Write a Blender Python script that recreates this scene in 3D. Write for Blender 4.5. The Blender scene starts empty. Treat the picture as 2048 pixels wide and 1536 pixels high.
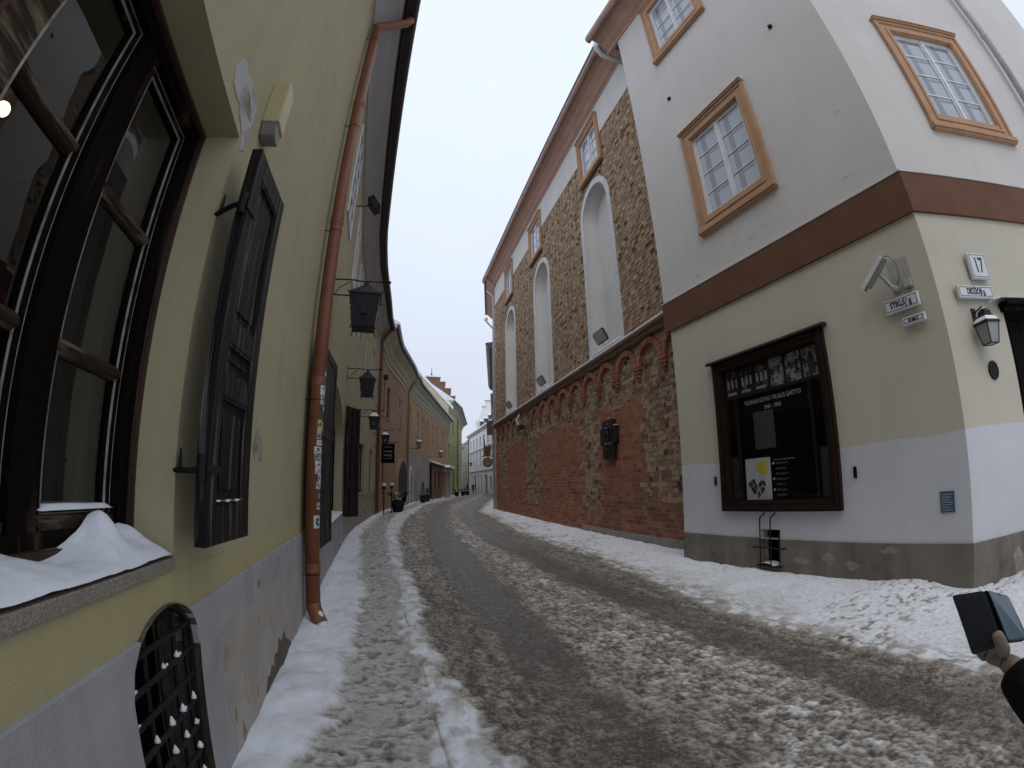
import bpy, bmesh, math, random
import numpy as np
from mathutils import Vector, Matrix
from mathutils.geometry import tessellate_polygon
random.seed(7)
R = math.radians
S = bpy.context.scene
COL = S.collection

# ------------------------------------------------------------------ camera, sky, sun, exposure
H = 1.5
PITCH, ROLL = R(12.42), R(-0.76)
F1, F3 = 923.79, 51.68            # lens: radius(px of 2048) = F1*theta + F3*theta^3
up = np.array([math.sin(ROLL)*math.cos(PITCH), math.cos(ROLL)*math.cos(PITCH), -math.sin(PITCH)])
fw = np.array([0, 0, -1.0]); fw = fw-up*(fw@up); fw /= np.linalg.norm(fw)
rt = np.cross(fw, up)
cam = bpy.data.cameras.new('camera'); co = bpy.data.objects.new('camera', cam); COL.objects.link(co)
M3 = Matrix([rt.tolist(), fw.tolist(), up.tolist()])
co.matrix_world = Matrix.Translation((0, 0, H)) @ M3.to_4x4()
cam.type = 'PANO'; cam.sensor_fit = 'HORIZONTAL'; cam.sensor_width = 36; cam.sensor_height = 27
cam.clip_start = 0.02; cam.clip_end = 3000
th = np.linspace(0.0, 1.4, 300); rr = (F1*th+F3*th**3)*36/2048
kk = np.linalg.lstsq(np.stack([rr, rr**2, rr**3, rr**4], 1), th, rcond=None)[0]
cc = cam
cc.panorama_type = 'FISHEYE_LENS_POLYNOMIAL'
cc.fisheye_fov = R(179)
cc.fisheye_polynomial_k0 = 0.0
for i in range(4): setattr(cc, 'fisheye_polynomial_k%d' % (i+1), float(-kk[i]))
S.camera = co

SUN_EL, SUN_AZ = R(52), R(185)    # weak veiled sun behind the camera
w = bpy.data.worlds.new('World'); S.world = w; w.use_nodes = True
nt = w.node_tree; nt.nodes.clear()
def N(nt, t, **k):
    n = nt.nodes.new(t)
    for a, b in k.items(): setattr(n, a, b)
    return n
o_ = N(nt, 'ShaderNodeOutputWorld'); bg = N(nt, 'ShaderNodeBackground'); bg.inputs[1].default_value = 0.1
sky = N(nt, 'ShaderNodeTexSky'); sky.sky_type = 'NISHITA'; sky.sun_disc = False
sky.sun_elevation = SUN_EL; sky.sun_rotation = SUN_AZ; sky.air_density = 1; sky.dust_density = 3
tc = N(nt, 'ShaderNodeTexCoord'); sx = N(nt, 'ShaderNodeSeparateXYZ'); nt.links.new(tc.outputs['Generated'], sx.inputs[0])
cr = N(nt, 'ShaderNodeValToRGB'); nt.links.new(sx.outputs[2], cr.inputs[0])
cr.color_ramp.elements[0].position = 0.0; cr.color_ramp.elements[0].color = (5.2, 5.6, 6.5, 1)
cr.color_ramp.elements[1].position = 0.75; cr.color_ramp.elements[1].color = (7.0, 7.7, 8.7, 1)
e = cr.color_ramp.elements.new(0.25); e.color = (5.7, 6.15, 7.1, 1)
nz = N(nt, 'ShaderNodeTexNoise'); nz.inputs['Scale'].default_value = 1.6; nz.inputs['Detail'].default_value = 4
nt.links.new(tc.outputs['Generated'], nz.inputs[0])
mr = N(nt, 'ShaderNodeMapRange'); mr.inputs[3].default_value = 0.92; mr.inputs[4].default_value = 1.08
nt.links.new(nz.outputs[0], mr.inputs[0])
vm = N(nt, 'ShaderNodeVectorMath', operation='SCALE'); nt.links.new(cr.outputs[0], vm.inputs[0]); nt.links.new(mr.outputs[0], vm.inputs['Scale'])
mx = N(nt, 'ShaderNodeMix', data_type='RGBA'); mx.inputs[0].default_value = 0.94
nt.links.new(sky.outputs[0], mx.inputs[6]); nt.links.new(vm.outputs[0], mx.inputs[7])
nt.links.new(mx.outputs[2], bg.inputs[0]); nt.links.new(bg.outputs[0], o_.inputs[0])
sl = bpy.data.lights.new('sun', 'SUN'); sl.energy = 0.5; sl.angle = R(40); sl.color = (1, .96, .9)
so = bpy.data.objects.new('sun', sl); COL.objects.link(so)
so.rotation_euler = (R(90)-SUN_EL, 0, R(180)-SUN_AZ)
S.view_settings.view_transform = 'Standard'; S.view_settings.look = 'None'
S.view_settings.exposure = 0.40; S.view_settings.gamma = 1.0; S.view_settings.use_curve_mapping = False
S.cycles.max_bounces = 6; S.cycles.transparent_max_bounces = 8
try: S.cycles.use_denoising = True
except Exception: pass

# ------------------------------------------------------------------ materials
def setin(b, k, v):
    if k in b.inputs: b.inputs[k].default_value = v
def mat(name, base, rough=.7, base2=None, scale=3., contrast=(.35, .65), bump=0., bscale=60., metal=0., spec=.5, coat=0., coord='Object', stretch=None, fine=.0, split=None, streak=0.):
    """procedural: two-tone noise colour + bump. split=(z, colour): another paint colour below that height"""
    m = bpy.data.materials.new(name); m.use_nodes = True; t = m.node_tree; L = t.links.new
    b = t.nodes['Principled BSDF']
    b.inputs['Roughness'].default_value = rough; b.inputs['Metallic'].default_value = metal
    setin(b, 'Specular IOR Level', spec); setin(b, 'Coat Weight', coat); setin(b, 'Coat Roughness', .1)
    c = N(t, 'ShaderNodeTexCoord'); src = c.outputs[coord]
    if stretch:
        mp = N(t, 'ShaderNodeMapping'); mp.inputs['Scale'].default_value = stretch; L(src, mp.inputs[0]); srcs = mp.outputs[0]
    else: srcs = src
    n = N(t, 'ShaderNodeTexNoise'); n.inputs['Scale'].default_value = scale; n.inputs['Detail'].default_value = 8; n.inputs['Roughness'].default_value = .62
    L(srcs, n.inputs[0])
    r = N(t, 'ShaderNodeMapRange'); r.inputs[1].default_value = contrast[0]; r.inputs[2].default_value = contrast[1]; L(n.outputs[0], r.inputs[0])
    x = N(t, 'ShaderNodeMix', data_type='RGBA'); L(r.outputs[0], x.inputs[0])
    x.inputs[6].default_value = (*base, 1)
    b2 = base2 or tuple(v*.82 for v in base); x.inputs[7].default_value = (*b2, 1)
    out = x.outputs[2]
    if split:
        sp = N(t, 'ShaderNodeSeparateXYZ'); L(src, sp.inputs[0])
        n2 = N(t, 'ShaderNodeTexNoise'); n2.inputs['Scale'].default_value = 1.3; L(src, n2.inputs[0])
        ad = N(t, 'ShaderNodeMath', operation='MULTIPLY_ADD'); ad.inputs[1].default_value = .12; L(n2.outputs[0], ad.inputs[0]); L(sp.outputs[2], ad.inputs[2])
        g = N(t, 'ShaderNodeMapRange'); g.inputs[1].default_value = split[0]+.06-.006; g.inputs[2].default_value = split[0]+.06+.006; L(ad.outputs[0], g.inputs[0])
        x2 = N(t, 'ShaderNodeMix', data_type='RGBA'); L(g.outputs[0], x2.inputs[0]); L(out, x2.inputs[7])
        x3 = N(t, 'ShaderNodeMix', data_type='RGBA'); x3.inputs[6].default_value = (*split[1], 1); x3.inputs[7].default_value = (*[v*.88 for v in split[1]], 1); L(r.outputs[0], x3.inputs[0])
        L(x3.outputs[2], x2.inputs[6]); out = x2.outputs[2]
    if streak:
        mp2 = N(t, 'ShaderNodeMapping'); mp2.inputs['Scale'].default_value = (5, 5, .35); L(src, mp2.inputs[0])
        f = N(t, 'ShaderNodeTexNoise'); f.inputs['Scale'].default_value = 1; f.inputs['Detail'].default_value = 5; f.inputs['Roughness'].default_value = .65; L(mp2.outputs[0], f.inputs[0])
        fr = N(t, 'ShaderNodeMapRange'); fr.inputs[1].default_value = .3; fr.inputs[2].default_value = .7; fr.inputs[3].default_value = 1-streak; fr.inputs[4].default_value = 1+streak*.4; L(f.outputs[0], fr.inputs[0])
        g1 = N(t, 'ShaderNodeTexNoise'); g1.inputs['Scale'].default_value = 2.3; g1.inputs['Detail'].default_value = 7; g1.inputs['Distortion'].default_value = .6; L(src, g1.inputs[0])
        gr1 = N(t, 'ShaderNodeMapRange'); gr1.inputs[1].default_value = .60; gr1.inputs[2].default_value = .72; gr1.inputs[3].default_value = 1; gr1.inputs[4].default_value = 1-streak*.9; L(g1.outputs[0], gr1.inputs[0])
        mm = N(t, 'ShaderNodeMath', operation='MULTIPLY'); L(fr.outputs[0], mm.inputs[0]); L(gr1.outputs[0], mm.inputs[1])
        vs = N(t, 'ShaderNodeVectorMath', operation='SCALE'); L(out, vs.inputs[0]); L(mm.outputs[0], vs.inputs['Scale']); out = vs.outputs[0]
    if fine:
        f = N(t, 'ShaderNodeTexNoise'); f.inputs['Scale'].default_value = bscale*1.5; f.inputs['Detail'].default_value = 3; L(src, f.inputs[0])
        fr = N(t, 'ShaderNodeMapRange'); fr.inputs[3].default_value = 1-fine; fr.inputs[4].default_value = 1+fine; L(f.outputs[0], fr.inputs[0])
        vs = N(t, 'ShaderNodeVectorMath', operation='SCALE'); L(out, vs.inputs[0]); L(fr.outputs[0], vs.inputs['Scale']); out = vs.outputs[0]
    L(out, b.inputs['Base Color'])
    if bump:
        bn = N(t, 'ShaderNodeTexNoise'); bn.inputs['Scale'].default_value = bscale; bn.inputs['Detail'].default_value = 6; L(srcs, bn.inputs[0])
        bb = N(t, 'ShaderNodeBump'); bb.inputs['Strength'].default_value = min(1, bump); bb.inputs['Distance'].default_value = .01; L(bn.outputs[0], bb.inputs['Height']); L(bb.outputs[0], b.inputs['Normal'])
        bn2 = N(t, 'ShaderNodeTexNoise'); bn2.inputs['Scale'].default_value = 2.5; bn2.inputs['Detail'].default_value = 3; L(src, bn2.inputs[0])
        bb2 = N(t, 'ShaderNodeBump'); bb2.inputs['Strength'].default_value = min(.5, bump); bb2.inputs['Distance'].default_value = .02; L(bn2.outputs[0], bb2.inputs['Height']); L(bb2.outputs[0], bb.inputs['Normal'])
    return m
def attrmat(name, rough=.85, bump=.5, bscale=70, var=.35):
    m = bpy.data.materials.new(name); m.use_nodes = True; t = m.node_tree; L = t.links.new; b = t.nodes['Principled BSDF']
    b.inputs['Roughness'].default_value = rough; setin(b, 'Specular IOR Level', .2)
    a = N(t, 'ShaderNodeAttribute', attribute_name='Col'); c = N(t, 'ShaderNodeTexCoord')
    n = N(t, 'ShaderNodeTexNoise'); n.inputs['Scale'].default_value = 22; n.inputs['Detail'].default_value = 6; L(c.outputs['Object'], n.inputs[0])
    r = N(t, 'ShaderNodeMapRange'); r.inputs[1].default_value = .25; r.inputs[2].default_value = .75; r.inputs[3].default_value = 1-var; r.inputs[4].default_value = 1+var; L(n.outputs[0], r.inputs[0])
    v = N(t, 'ShaderNodeVectorMath', operation='SCALE'); L(a.outputs[0], v.inputs[0]); L(r.outputs[0], v.inputs['Scale']); L(v.outputs[0], b.inputs['Base Color'])
    bn = N(t, 'ShaderNodeTexNoise'); bn.inputs['Scale'].default_value = bscale; bn.inputs['Detail'].default_value = 5; L(c.outputs['Object'], bn.inputs[0])
    bb = N(t, 'ShaderNodeBump'); bb.inputs['Strength'].default_value = bump; bb.inputs['Distance'].default_value = .012; L(bn.outputs[0], bb.inputs['Height']); L(bb.outputs[0], b.inputs['Normal'])
    return m
def glassmat(name, tint=(.012, .013, .015), clear=.0, rough=.02, refl=1.4, base=.02):
    """window glass: sharp fresnel reflection over a dark room; clear>0 lets the room behind show"""
    m = bpy.data.materials.new(name); m.use_nodes = True; t = m.node_tree; t.nodes.clear(); L = t.links.new
    o = N(t, 'ShaderNodeOutputMaterial'); g = N(t, 'ShaderNodeBsdfGlossy'); g.inputs['Roughness'].default_value = rough
    d = N(t, 'ShaderNodeBsdfDiffuse'); d.inputs[0].default_value = (*tint, 1)
    tr = N(t, 'ShaderNodeBsdfTransparent'); m1 = N(t, 'ShaderNodeMixShader'); m1.inputs[0].default_value = clear
    L(d.outputs[0], m1.inputs[1]); L(tr.outputs[0], m1.inputs[2])
    f = N(t, 'ShaderNodeFresnel'); f.inputs[0].default_value = 1.5; m2 = N(t, 'ShaderNodeMixShader')
    mu = N(t, 'ShaderNodeMath', operation='MULTIPLY_ADD'); mu.inputs[1].default_value = refl; mu.inputs[2].default_value = base; L(f.outputs[0], mu.inputs[0])
    c = N(t, 'ShaderNodeTexCoord'); n = N(t, 'ShaderNodeTexNoise'); n.inputs['Scale'].default_value = 2.2; L(c.outputs['Object'], n.inputs[0])
    b = N(t, 'ShaderNodeBump'); b.inputs['Strength'].default_value = .12; b.inputs['Distance'].default_value = .03; L(n.outputs[0], b.inputs['Height']); L(b.outputs[0], g.inputs['Normal'])
    ge = N(t, 'ShaderNodeNewGeometry'); iv = N(t, 'ShaderNodeMath', operation='SUBTRACT'); iv.inputs[0].default_value = 1; L(ge.outputs['Backfacing'], iv.inputs[1])
    mb2 = N(t, 'ShaderNodeMath', operation='MULTIPLY'); L(mu.outputs[0], mb2.inputs[0]); L(iv.outputs[0], mb2.inputs[1]); L(mb2.outputs[0], m2.inputs[0]); L(m1.outputs[0], m2.inputs[1]); L(g.outputs[0], m2.inputs[2]); L(m2.outputs[0], o.inputs[0])
    return m
def emit(name, c, s):
    m = bpy.data.materials.new(name); m.use_nodes = True; b = m.node_tree.nodes['Principled BSDF']
    b.inputs['Base Color'].default_value = (*c, 1); b.inputs['Emission Color'].default_value = (*c, 1); b.inputs['Emission Strength'].default_value = s
    return m
MT = {}
def mk(k, *a, **kw): MT[k] = mat(k, *a, **kw)
mk('ochre_plaster', (.44, .385, .24), .85, (.375, .33, .215), .8, (.3, .75), .3, 90, fine=.05, spec=.15, split=(1.12, (.45, .395, .215)), streak=.07)
mk('ochre_plaster_clean', (.50, .42, .20), .85, (.44, .37, .18), 2, bump=.25, bscale=90, spec=.2)
mk('grey_plinth', (.40, .39, .40), .85, (.33, .315, .30), 1.3, (.35, .7), .35, 70, fine=.06, spec=.2, streak=.14)
mk('old_plaster', (.42, .36, .29), .9, (.20, .17, .13), 9, (.4, .62), .8, 40, fine=.1, spec=.2)
mk('cream_patch', (.42, .385, .335), .9, (.345, .31, .265), 3, (.35, .65), .4, 60, fine=.06, spec=.15)
mk('brick_core', (.13, .10, .075), .95, (.07, .05, .038), 14, (.4, .6), 1., 30)
mk('crack_dark', (.20, .17, .11), .9)
mk('old_photo', (.30, .30, .31), .6, (.012, .012, .013), 13, (.46, .60), stretch=(1, 1, .8), spec=.1)
mk('old_photo_dark', (.014, .014, .015), .6, (.16, .16, .165), 12, (.52, .66), stretch=(1.6, 1.6, .7), spec=.1)
mk('patch_plaster', (.42, .40, .40), .9, (.18, .16, .13), 5, (.5, .72), .6, 50, fine=.08)
mk('cream_wall', (.54, .505, .415), .85, (.48, .45, .375), .9, (.3, .7), .25, 110, fine=.04, spec=.2, split=(1.73, (.60, .60, .64)), streak=.035)
mk('white_wall', (.61, .58, .56), .85, (.54, .512, .49), .7, (.3, .75), .22, 110, fine=.03, spec=.2, streak=.03)
mk('white_plaster', (.60, .58, .55), .85, (.54, .525, .50), 1, bump=.2, bscale=90, spec=.2)
mk('trim_white', (.60, .59, .58), .8, bump=.2, bscale=80, spec=.2)
mk('brown_band', (.145, .068, .038), .75, (.115, .053, .031), 2, bump=.25, bscale=90, spec=.25)
mk('stone_plinth', (.225, .20, .168), .9, (.15, .132, .112), 1.8, (.35, .7), .5, 60, fine=.1, spec=.2, streak=.22)
mk('peeled_plinth', (.30, .28, .255), .9, (.2, .18, .16), 14, bump=.8, bscale=40, fine=.1)
mk('terracotta_trim', (.46, .27, .16), .7, (.38, .22, .13), 4, bump=.25, bscale=70, spec=.3)
mk('rose_cornice', (.42, .25, .19), .75, (.35, .205, .155), 2, bump=.2, bscale=70, spec=.2)
mk('gutter_brown', (.36, .225, .175), .5, (.26, .16, .125), 3, bump=.1, bscale=50)
mk('pipe_terracotta', (.235, .083, .036), .5, (.175, .060, .028), 3, (.3, .7), .15, 50, fine=.05)
mk('pipe_grey', (.45, .43, .42), .4, (.36, .35, .34), 4, bump=.1)
mk('dark_wood', (.006, .004, .003), .7, (.065, .042, .028), 9, (.56, .74), .8, 30, stretch=(1.5, 1.5, .18), spec=.05)
mk('worn_wood', (.035, .022, .014), .7, (.20, .155, .105), 7, (.50, .70), .8, 26, stretch=(.5, 4, 4), spec=.12)
mk('shutter_wood', (.014, .011, .011), .6, (.15, .13, .12), 9, (.53, .70), 1., 24, stretch=(4, 4, .16), spec=.12)
mk('red_brown_wood', (.06, .019, .009), .7, (.02, .012, .01), 6, (.4, .65), .6, 30, stretch=(3, 3, .3))
mk('bead_and_glint', (.33, .31, .28), .6, (.12, .10, .08), 14, (.45, .7))
mk('granite', (.33, .285, .225), .6, (.17, .15, .125), 150, (.42, .58), .2, 120, fine=.25)
mk('snow', (.80, .82, .86), .65, (.74, .76, .81), 3, bump=.35, bscale=22, spec=.3)
mk('iron', (.009, .0085, .009), .6, (.024, .019, .016), 20, bump=.3, bscale=60, spec=.15)
mk('black_metal', (.013, .013, .016), .5, (.026, .025, .03), 9, bump=.3, bscale=30, spec=.2)
mk('display_brown', (.014, .008, .006), .5, (.022, .012, .009), 4, bump=.15, bscale=60, spec=.15)
mk('poster_black', (.003, .003, .0035), .8, spec=.05)
mk('fascia_dark', (.04, .025, .03), .5, (.035, .025, .03), 3)
mk('cove_white', (.42, .40, .40), .8, (.36, .34, .34), 1.5, bump=.1, stretch=(.3, 3, 3))
mk('roof_metal', (.10, .10, .11), .5, (.07, .07, .075), 4)
mk('white_paint', (.70, .69, .72), .5, (.60, .585, .59), 6, bump=.15)
mk('enamel_white', (.62, .63, .67), .35, (.52, .53, .58), 12, (.5, .8))
mk('ink', (.012, .014, .03), .5)
mk('sign_grey', (.40, .39, .38), .6)
mk('bronze', (.035, .03, .03), .45, (.02, .017, .017), 14, bump=.5, bscale=30, metal=.5)
mk('orange_plaster', (.42, .275, .155), .85, (.35, .225, .13), .5, (.3, .7), .3, 60, spec=.2)
mk('rose_plaster', (.38, .245, .16), .85, (.31, .195, .135), .4, (.3, .7), .3, 60, spec=.2)
mk('lime_plaster', (.42, .41, .22), .85, (.36, .35, .20), .4, (.3, .7), .3, 60, spec=.2)
mk('grey_facade', (.34, .32, .31), .85, (.25, .235, .23), .8, (.35, .65), .3, 60, spec=.2)
mk('cream_cornice', (.42, .40, .30), .8, (.36, .34, .26), .8)
mk('pale_facade', (.76, .75, .74), .85, (.68, .67, .66), .3, bump=.2, bscale=40, spec=.2)
mk('shopfront_red', (.16, .055, .035), .6, (.11, .04, .028), 2)
mk('old_wood_red', (.17, .055, .03), .7, (.10, .035, .022), 8, bump=.5, bscale=30)
mk('wood_disc', (.26, .15, .08), .6, (.19, .11, .06), 6)
mk('skin', (.36, .285, .245), .6, (.30, .23, .195), 25, bump=.25, bscale=140, spec=.4)
mk('black_cloth', (.008, .008, .009), .9, (.012, .012, .013), 20, bump=.6, bscale=90, spec=.15)
mk('dark_jeans', (.015, .018, .03), .85, bump=.3, bscale=120)
mk('phone_case', (.026, .034, .058), .55, (.022, .028, .050), 30, bump=.25, bscale=300)
mk('phone_rim', (.10, .11, .13), .3, metal=.8)
mk('evergreen', (.02, .035, .018), .8, (.04, .06, .03), 20)
mk('alarm_cream', (.42, .36, .19), .45, (.38, .32, .17), 3)
mk('alarm_grey', (.16, .15, .135), .5)
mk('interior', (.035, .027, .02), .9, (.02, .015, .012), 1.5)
mk('curtain', (.16, .15, .125), .9, (.09, .085, .07), 4, stretch=(6, 6, .3))
mk('concrete', (.28, .27, .25), .9, (.2, .19, .17), 6, bump=.5, bscale=40, fine=.1)
mk('asphalt_base', (.3, .3, .31), .9)
mk('mount_cream', (.38, .36, .31), .7)
mk('cable_grey', (.25, .24, .22), .6)
mk('lantern_glass', (.30, .30, .30), .3, (.24, .24, .24), 4)
mk('lens_dark', (.01, .01, .012), .15)
MT['brick'] = attrmat('brick', .85, .35, 60, .32); MT['brick_new'] = attrmat('brick_new', .85, .12, 60, .22)
MT['glass'] = glassmat('glass', (.02, .022, .026)); MT['glass_curtain'] = glassmat('glass_curtain', (.36, .39, .45))
MT['glass_inner'] = glassmat('glass_inner', (.19, .205, .235))
MT['glass_pane'] = glassmat('glass_pane', (.0, .0, .0), .94, .015, 1.2)
mk('curtain_white', (.80, .83, .90), .9, (.72, .75, .82), 3)
mk('inner_sash', (.34, .36, .40), .7)
MT['glass_clear'] = glassmat('glass_clear', (.008, .007, .006), .7, .015, 1.9)
MT['glass_poster'] = glassmat('glass_poster', (.0, .0, .0), 1.0, .03, .35, 0)
MT['screen'] = mat('screen', (.11, .16, .23), .2, (.13, .18, .25), 1.5, coat=.3)
MT['bulb'] = emit('bulb', (1, .78, .45), 14)
def paper(c, r=.6): 
    k = 'paint_%02x%02x%02x' % tuple(int(v*255) for v in c)
    if k not in MT: MT[k] = mat(k, c, r, scale=8)
    return MT[k]

# ------------------------------------------------------------------ mesh helpers
class MB:
    def __init__(s, f=None): s.v = []; s.f = []; s.mi = []; s.fn = f; s.cur = 0
    def add(s, vs, fs):
        n = len(s.v); s.v += [tuple(v) for v in vs]
        for f in fs: s.f.append(tuple(n+i for i in f)); s.mi.append(s.cur)
        return s
    def box(s, x0, x1, y0, y1, z0, z1):
        return s.add([(x0,y0,z0),(x1,y0,z0),(x1,y1,z0),(x0,y1,z0),(x0,y0,z1),(x1,y0,z1),(x1,y1,z1),(x0,y1,z1)],
              [(0,3,2,1),(4,5,6,7),(0,1,5,4),(1,2,6,5),(2,3,7,6),(3,0,4,7)])
    def prism(s, poly, y0, y1):
        """poly of (x,z) extruded along y"""
        n = len(poly)
        tri = tessellate_polygon([[Vector((p[0], p[1], 0)) for p in poly]])
        vs = [(p[0], y0, p[1]) for p in poly]+[(p[0], y1, p[1]) for p in poly]
        fs = [tuple(t) for t in tri]+[tuple(n+i for i in reversed(t)) for t in tri]
        fs += [(i, (i+1) % n, n+(i+1) % n, n+i) for i in range(n)]
        return s.add(vs, fs)
    def sweepx(s, prof, x0, x1):
        """profile of (y,z) extruded along x"""
        n = len(prof)
        tri = tessellate_polygon([[Vector((p[0], p[1], 0)) for p in prof]])
        vs = [(x0, p[0], p[1]) for p in prof]+[(x1, p[0], p[1]) for p in prof]
        fs = [tuple(t) for t in tri]+[tuple(n+i for i in reversed(t)) for t in tri]
        fs += [(i, (i+1) % n, n+(i+1) % n, n+i) for i in range(n)]
        return s.add(vs, fs)
    def tube(s, pts, r, seg=10, cap=True):
        pts = [Vector(p) for p in pts]; rs = r if isinstance(r, (list, tuple)) else [r]*len(pts)
        rings = []
        prev = None
        for i, p in enumerate(pts):
            if i == 0: d = pts[1]-pts[0]
            elif i == len(pts)-1: d = pts[-1]-pts[-2]
            else: d = (pts[i+1]-p).normalized()+(p-pts[i-1]).normalized()
            d.normalize()
            a = prev if prev is not None and abs(prev.dot(d)) < .95 else (Vector((0, 0, 1)) if abs(d.z) < .9 else Vector((1, 0, 0)))
            u = (a-d*a.dot(d)).normalized(); v = d.cross(u); prev = u
            k = 1.0
            if 0 < i < len(pts)-1:
                c = max(.5, (pts[i+1]-p).normalized().dot(d)); k = 1/c
            rings.append([p+(u*math.cos(2*math.pi*j/seg)+v*math.sin(2*math.pi*j/seg))*rs[i]*(k if k < 1.3 else 1.3) for j in range(seg)])
        n = len(s.v); vs = [q for g in rings for q in g]
        fs = []
        for i in range(len(pts)-1):
            for j in range(seg):
                fs.append((i*seg+j, i*seg+(j+1) % seg, (i+1)*seg+(j+1) % seg, (i+1)*seg+j))
        if cap: fs += [tuple(range(seg-1, -1, -1)), tuple((len(pts)-1)*seg+j for j in range(seg))]
        return s.add(vs, fs)
    def lathe(s, prof, c=(0, 0, 0), seg=16, ang0=0):
        """prof of (r,z) around z"""
        vs = []; fs = []; n = len(prof)
        for j in range(seg):
            a = ang0+2*math.pi*j/seg
            for r, z in prof: vs.append((c[0]+r*math.cos(a), c[1]+r*math.sin(a), c[2]+z))
        for j in range(seg):
            for i in range(n-1):
                fs.append((j*n+i, ((j+1) % seg)*n+i, ((j+1) % seg)*n+i+1, j*n+i+1))
        if prof[0][0] > 1e-6: fs.append(tuple(j*n for j in range(seg-1, -1, -1)))
        if prof[-1][0] > 1e-6: fs.append(tuple(j*n+n-1 for j in range(seg)))
        return s.add(vs, fs)
    def sphere(s, c, r, sx=1, sy=1, sz=1, seg=14, rings=9):
        prof = [(math.sin(math.pi*i/rings), -math.cos(math.pi*i/rings)) for i in range(rings+1)]
        vs = []; fs = []; n = rings+1
        for j in range(seg):
            a = 2*math.pi*j/seg
            for q, z in prof: vs.append((c[0]+r*sx*q*math.cos(a), c[1]+r*sy*q*math.sin(a), c[2]+r*sz*z))
        for j in range(seg):
            for i in range(rings): fs.append((j*n+i, ((j+1) % seg)*n+i, ((j+1) % seg)*n+i+1, j*n+i+1))
        return s.add(vs, fs)
    def xf(s, M):
        s.v = [tuple(M @ Vector(v)) for v in s.v]; return s
    def build(s, name, m, parent=None, bevel=0, smooth=False, fix=True, col=None, disp=None):
        vs = [s.fn(*v) for v in s.v] if s.fn else s.v
        me = bpy.data.meshes.new(name); me.from_pydata(vs, [], s.f)
        for q in (m if isinstance(m, list) else [m]): me.materials.append(MT[q] if isinstance(q, str) else q)
        if isinstance(m, list): me.polygons.foreach_set('material_index', s.mi)
        if fix:
            b = bmesh.new(); b.from_mesh(me); bmesh.ops.remove_doubles(b, verts=b.verts, dist=1e-6); bmesh.ops.recalc_face_normals(b, faces=b.faces); b.to_mesh(me); b.free()
        if smooth: me.polygons.foreach_set('use_smooth', [True]*len(me.polygons))
        o = bpy.data.objects.new(name, me); COL.objects.link(o)
        if parent is not None: o.parent = parent
        if bevel:
            bv = o.modifiers.new('bevel', 'BEVEL'); bv.width = bevel; bv.segments = 2; bv.limit_method = 'ANGLE'; bv.angle_limit = R(40); bv.harden_normals = False
        return o
def tag(o, label=None, cat=None, group=None, kind=None):
    if label: o['label'] = label
    if cat: o['category'] = cat
    if group: o['group'] = group
    if kind: o['kind'] = kind
    return o
def empty(name, loc, rz=0, parent=None):
    o = bpy.data.objects.new(name, None); COL.objects.link(o); o.location = loc; o.rotation_euler = (0, 0, rz); o.empty_display_size = .1
    if parent is not None: o.parent = parent
    return o
def copy_tree(o, parent=None):
    c = o.copy(); COL.objects.link(c); c.parent = parent
    for ch in list(o.children): copy_tree(ch, c)
    return c
def D(a): a = R(a); return np.array([math.sin(a), math.cos(a)])
class Fr:
    """facade frame: x to the right when facing the wall, y into the wall, z up"""
    def __init__(s, o, rz): s.o = np.array(o, float); s.rz = rz; s.x = np.array([math.cos(rz), math.sin(rz)]); s.y = np.array([-math.sin(rz), math.cos(rz)])
    def W(s, x, y, z=0): p = s.o+s.x*x+s.y*y; return (p[0], p[1], z)
    def root(s, name, x=0, y=0, z=0, rz=0): return empty(name, s.W(x, y, z), s.rz+rz)
def rightrz(a): d = -D(a); return math.atan2(d[1], d[0])
dL = D(-17); nL = np.array([math.cos(R(17)), math.sin(R(17))])
FL = Fr(-0.76*nL, math.atan2(dL[1], dL[0]))       # left facade: x = distance along street
FA = Fr((4.75, 3.53), rightrz(-20.2))             # white corner house, street side: x = -distance
FB = Fr((4.75, 3.53), math.atan2(D(99)[1], D(99)[0]))
FC = Fr((3.40, 9.07), rightrz(-13.7))             # brick hall: x = -distance
LS = [-12, 13, 14.2, 15.5, 18.5, 20.8, 22.2, 25.8, 30.7, 36.8, 45.9, 58, 63.6, 83.7, 90, 100, 130, 170]
LO = [0, .0, .05, .13, .42, .6, .8, 1.25, 2.45, 3.6, 6.2, 9.75, 11.8, 16.7, 17.2, 17.6, 19.2, 21.3]
def loff(s): return float(np.interp(s, LS, LO))
def arch(cx, hw, z0, zs, n=14, rise=None):
    """rect with a round (or flatter) top"""
    rise = hw if rise is None else rise
    return [(cx-hw, z0), (cx+hw, z0)]+[(cx+hw*math.cos(math.pi*i/n), zs+rise*math.sin(math.pi*i/n)) for i in range(n+1)]
def rect(x0, x1, z0, z1): return [(x0, z0), (x1, z0), (x1, z1), (x0, z1)]
def panel(mb, x0, x1, z0, z1, holes=(), depth=.2, y=0., outer=None):
    loops = [outer or rect(x0, x1, z0, z1)]+list(holes)
    pts = [p for l in loops for p in l]
    tri = tessellate_polygon([[Vector((p[0], p[1], 0)) for p in l] for l in loops])
    mb.add([(p[0], y, p[1]) for p in pts], [tuple(t) for t in tri])
    for h in holes:
        n = len(h); mb.add([(p[0], y, p[1]) for p in h]+[(p[0], y+depth, p[1]) for p in h], [(i, (i+1) % n, n+(i+1) % n, n+i) for i in range(n)])
    return mb
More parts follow.
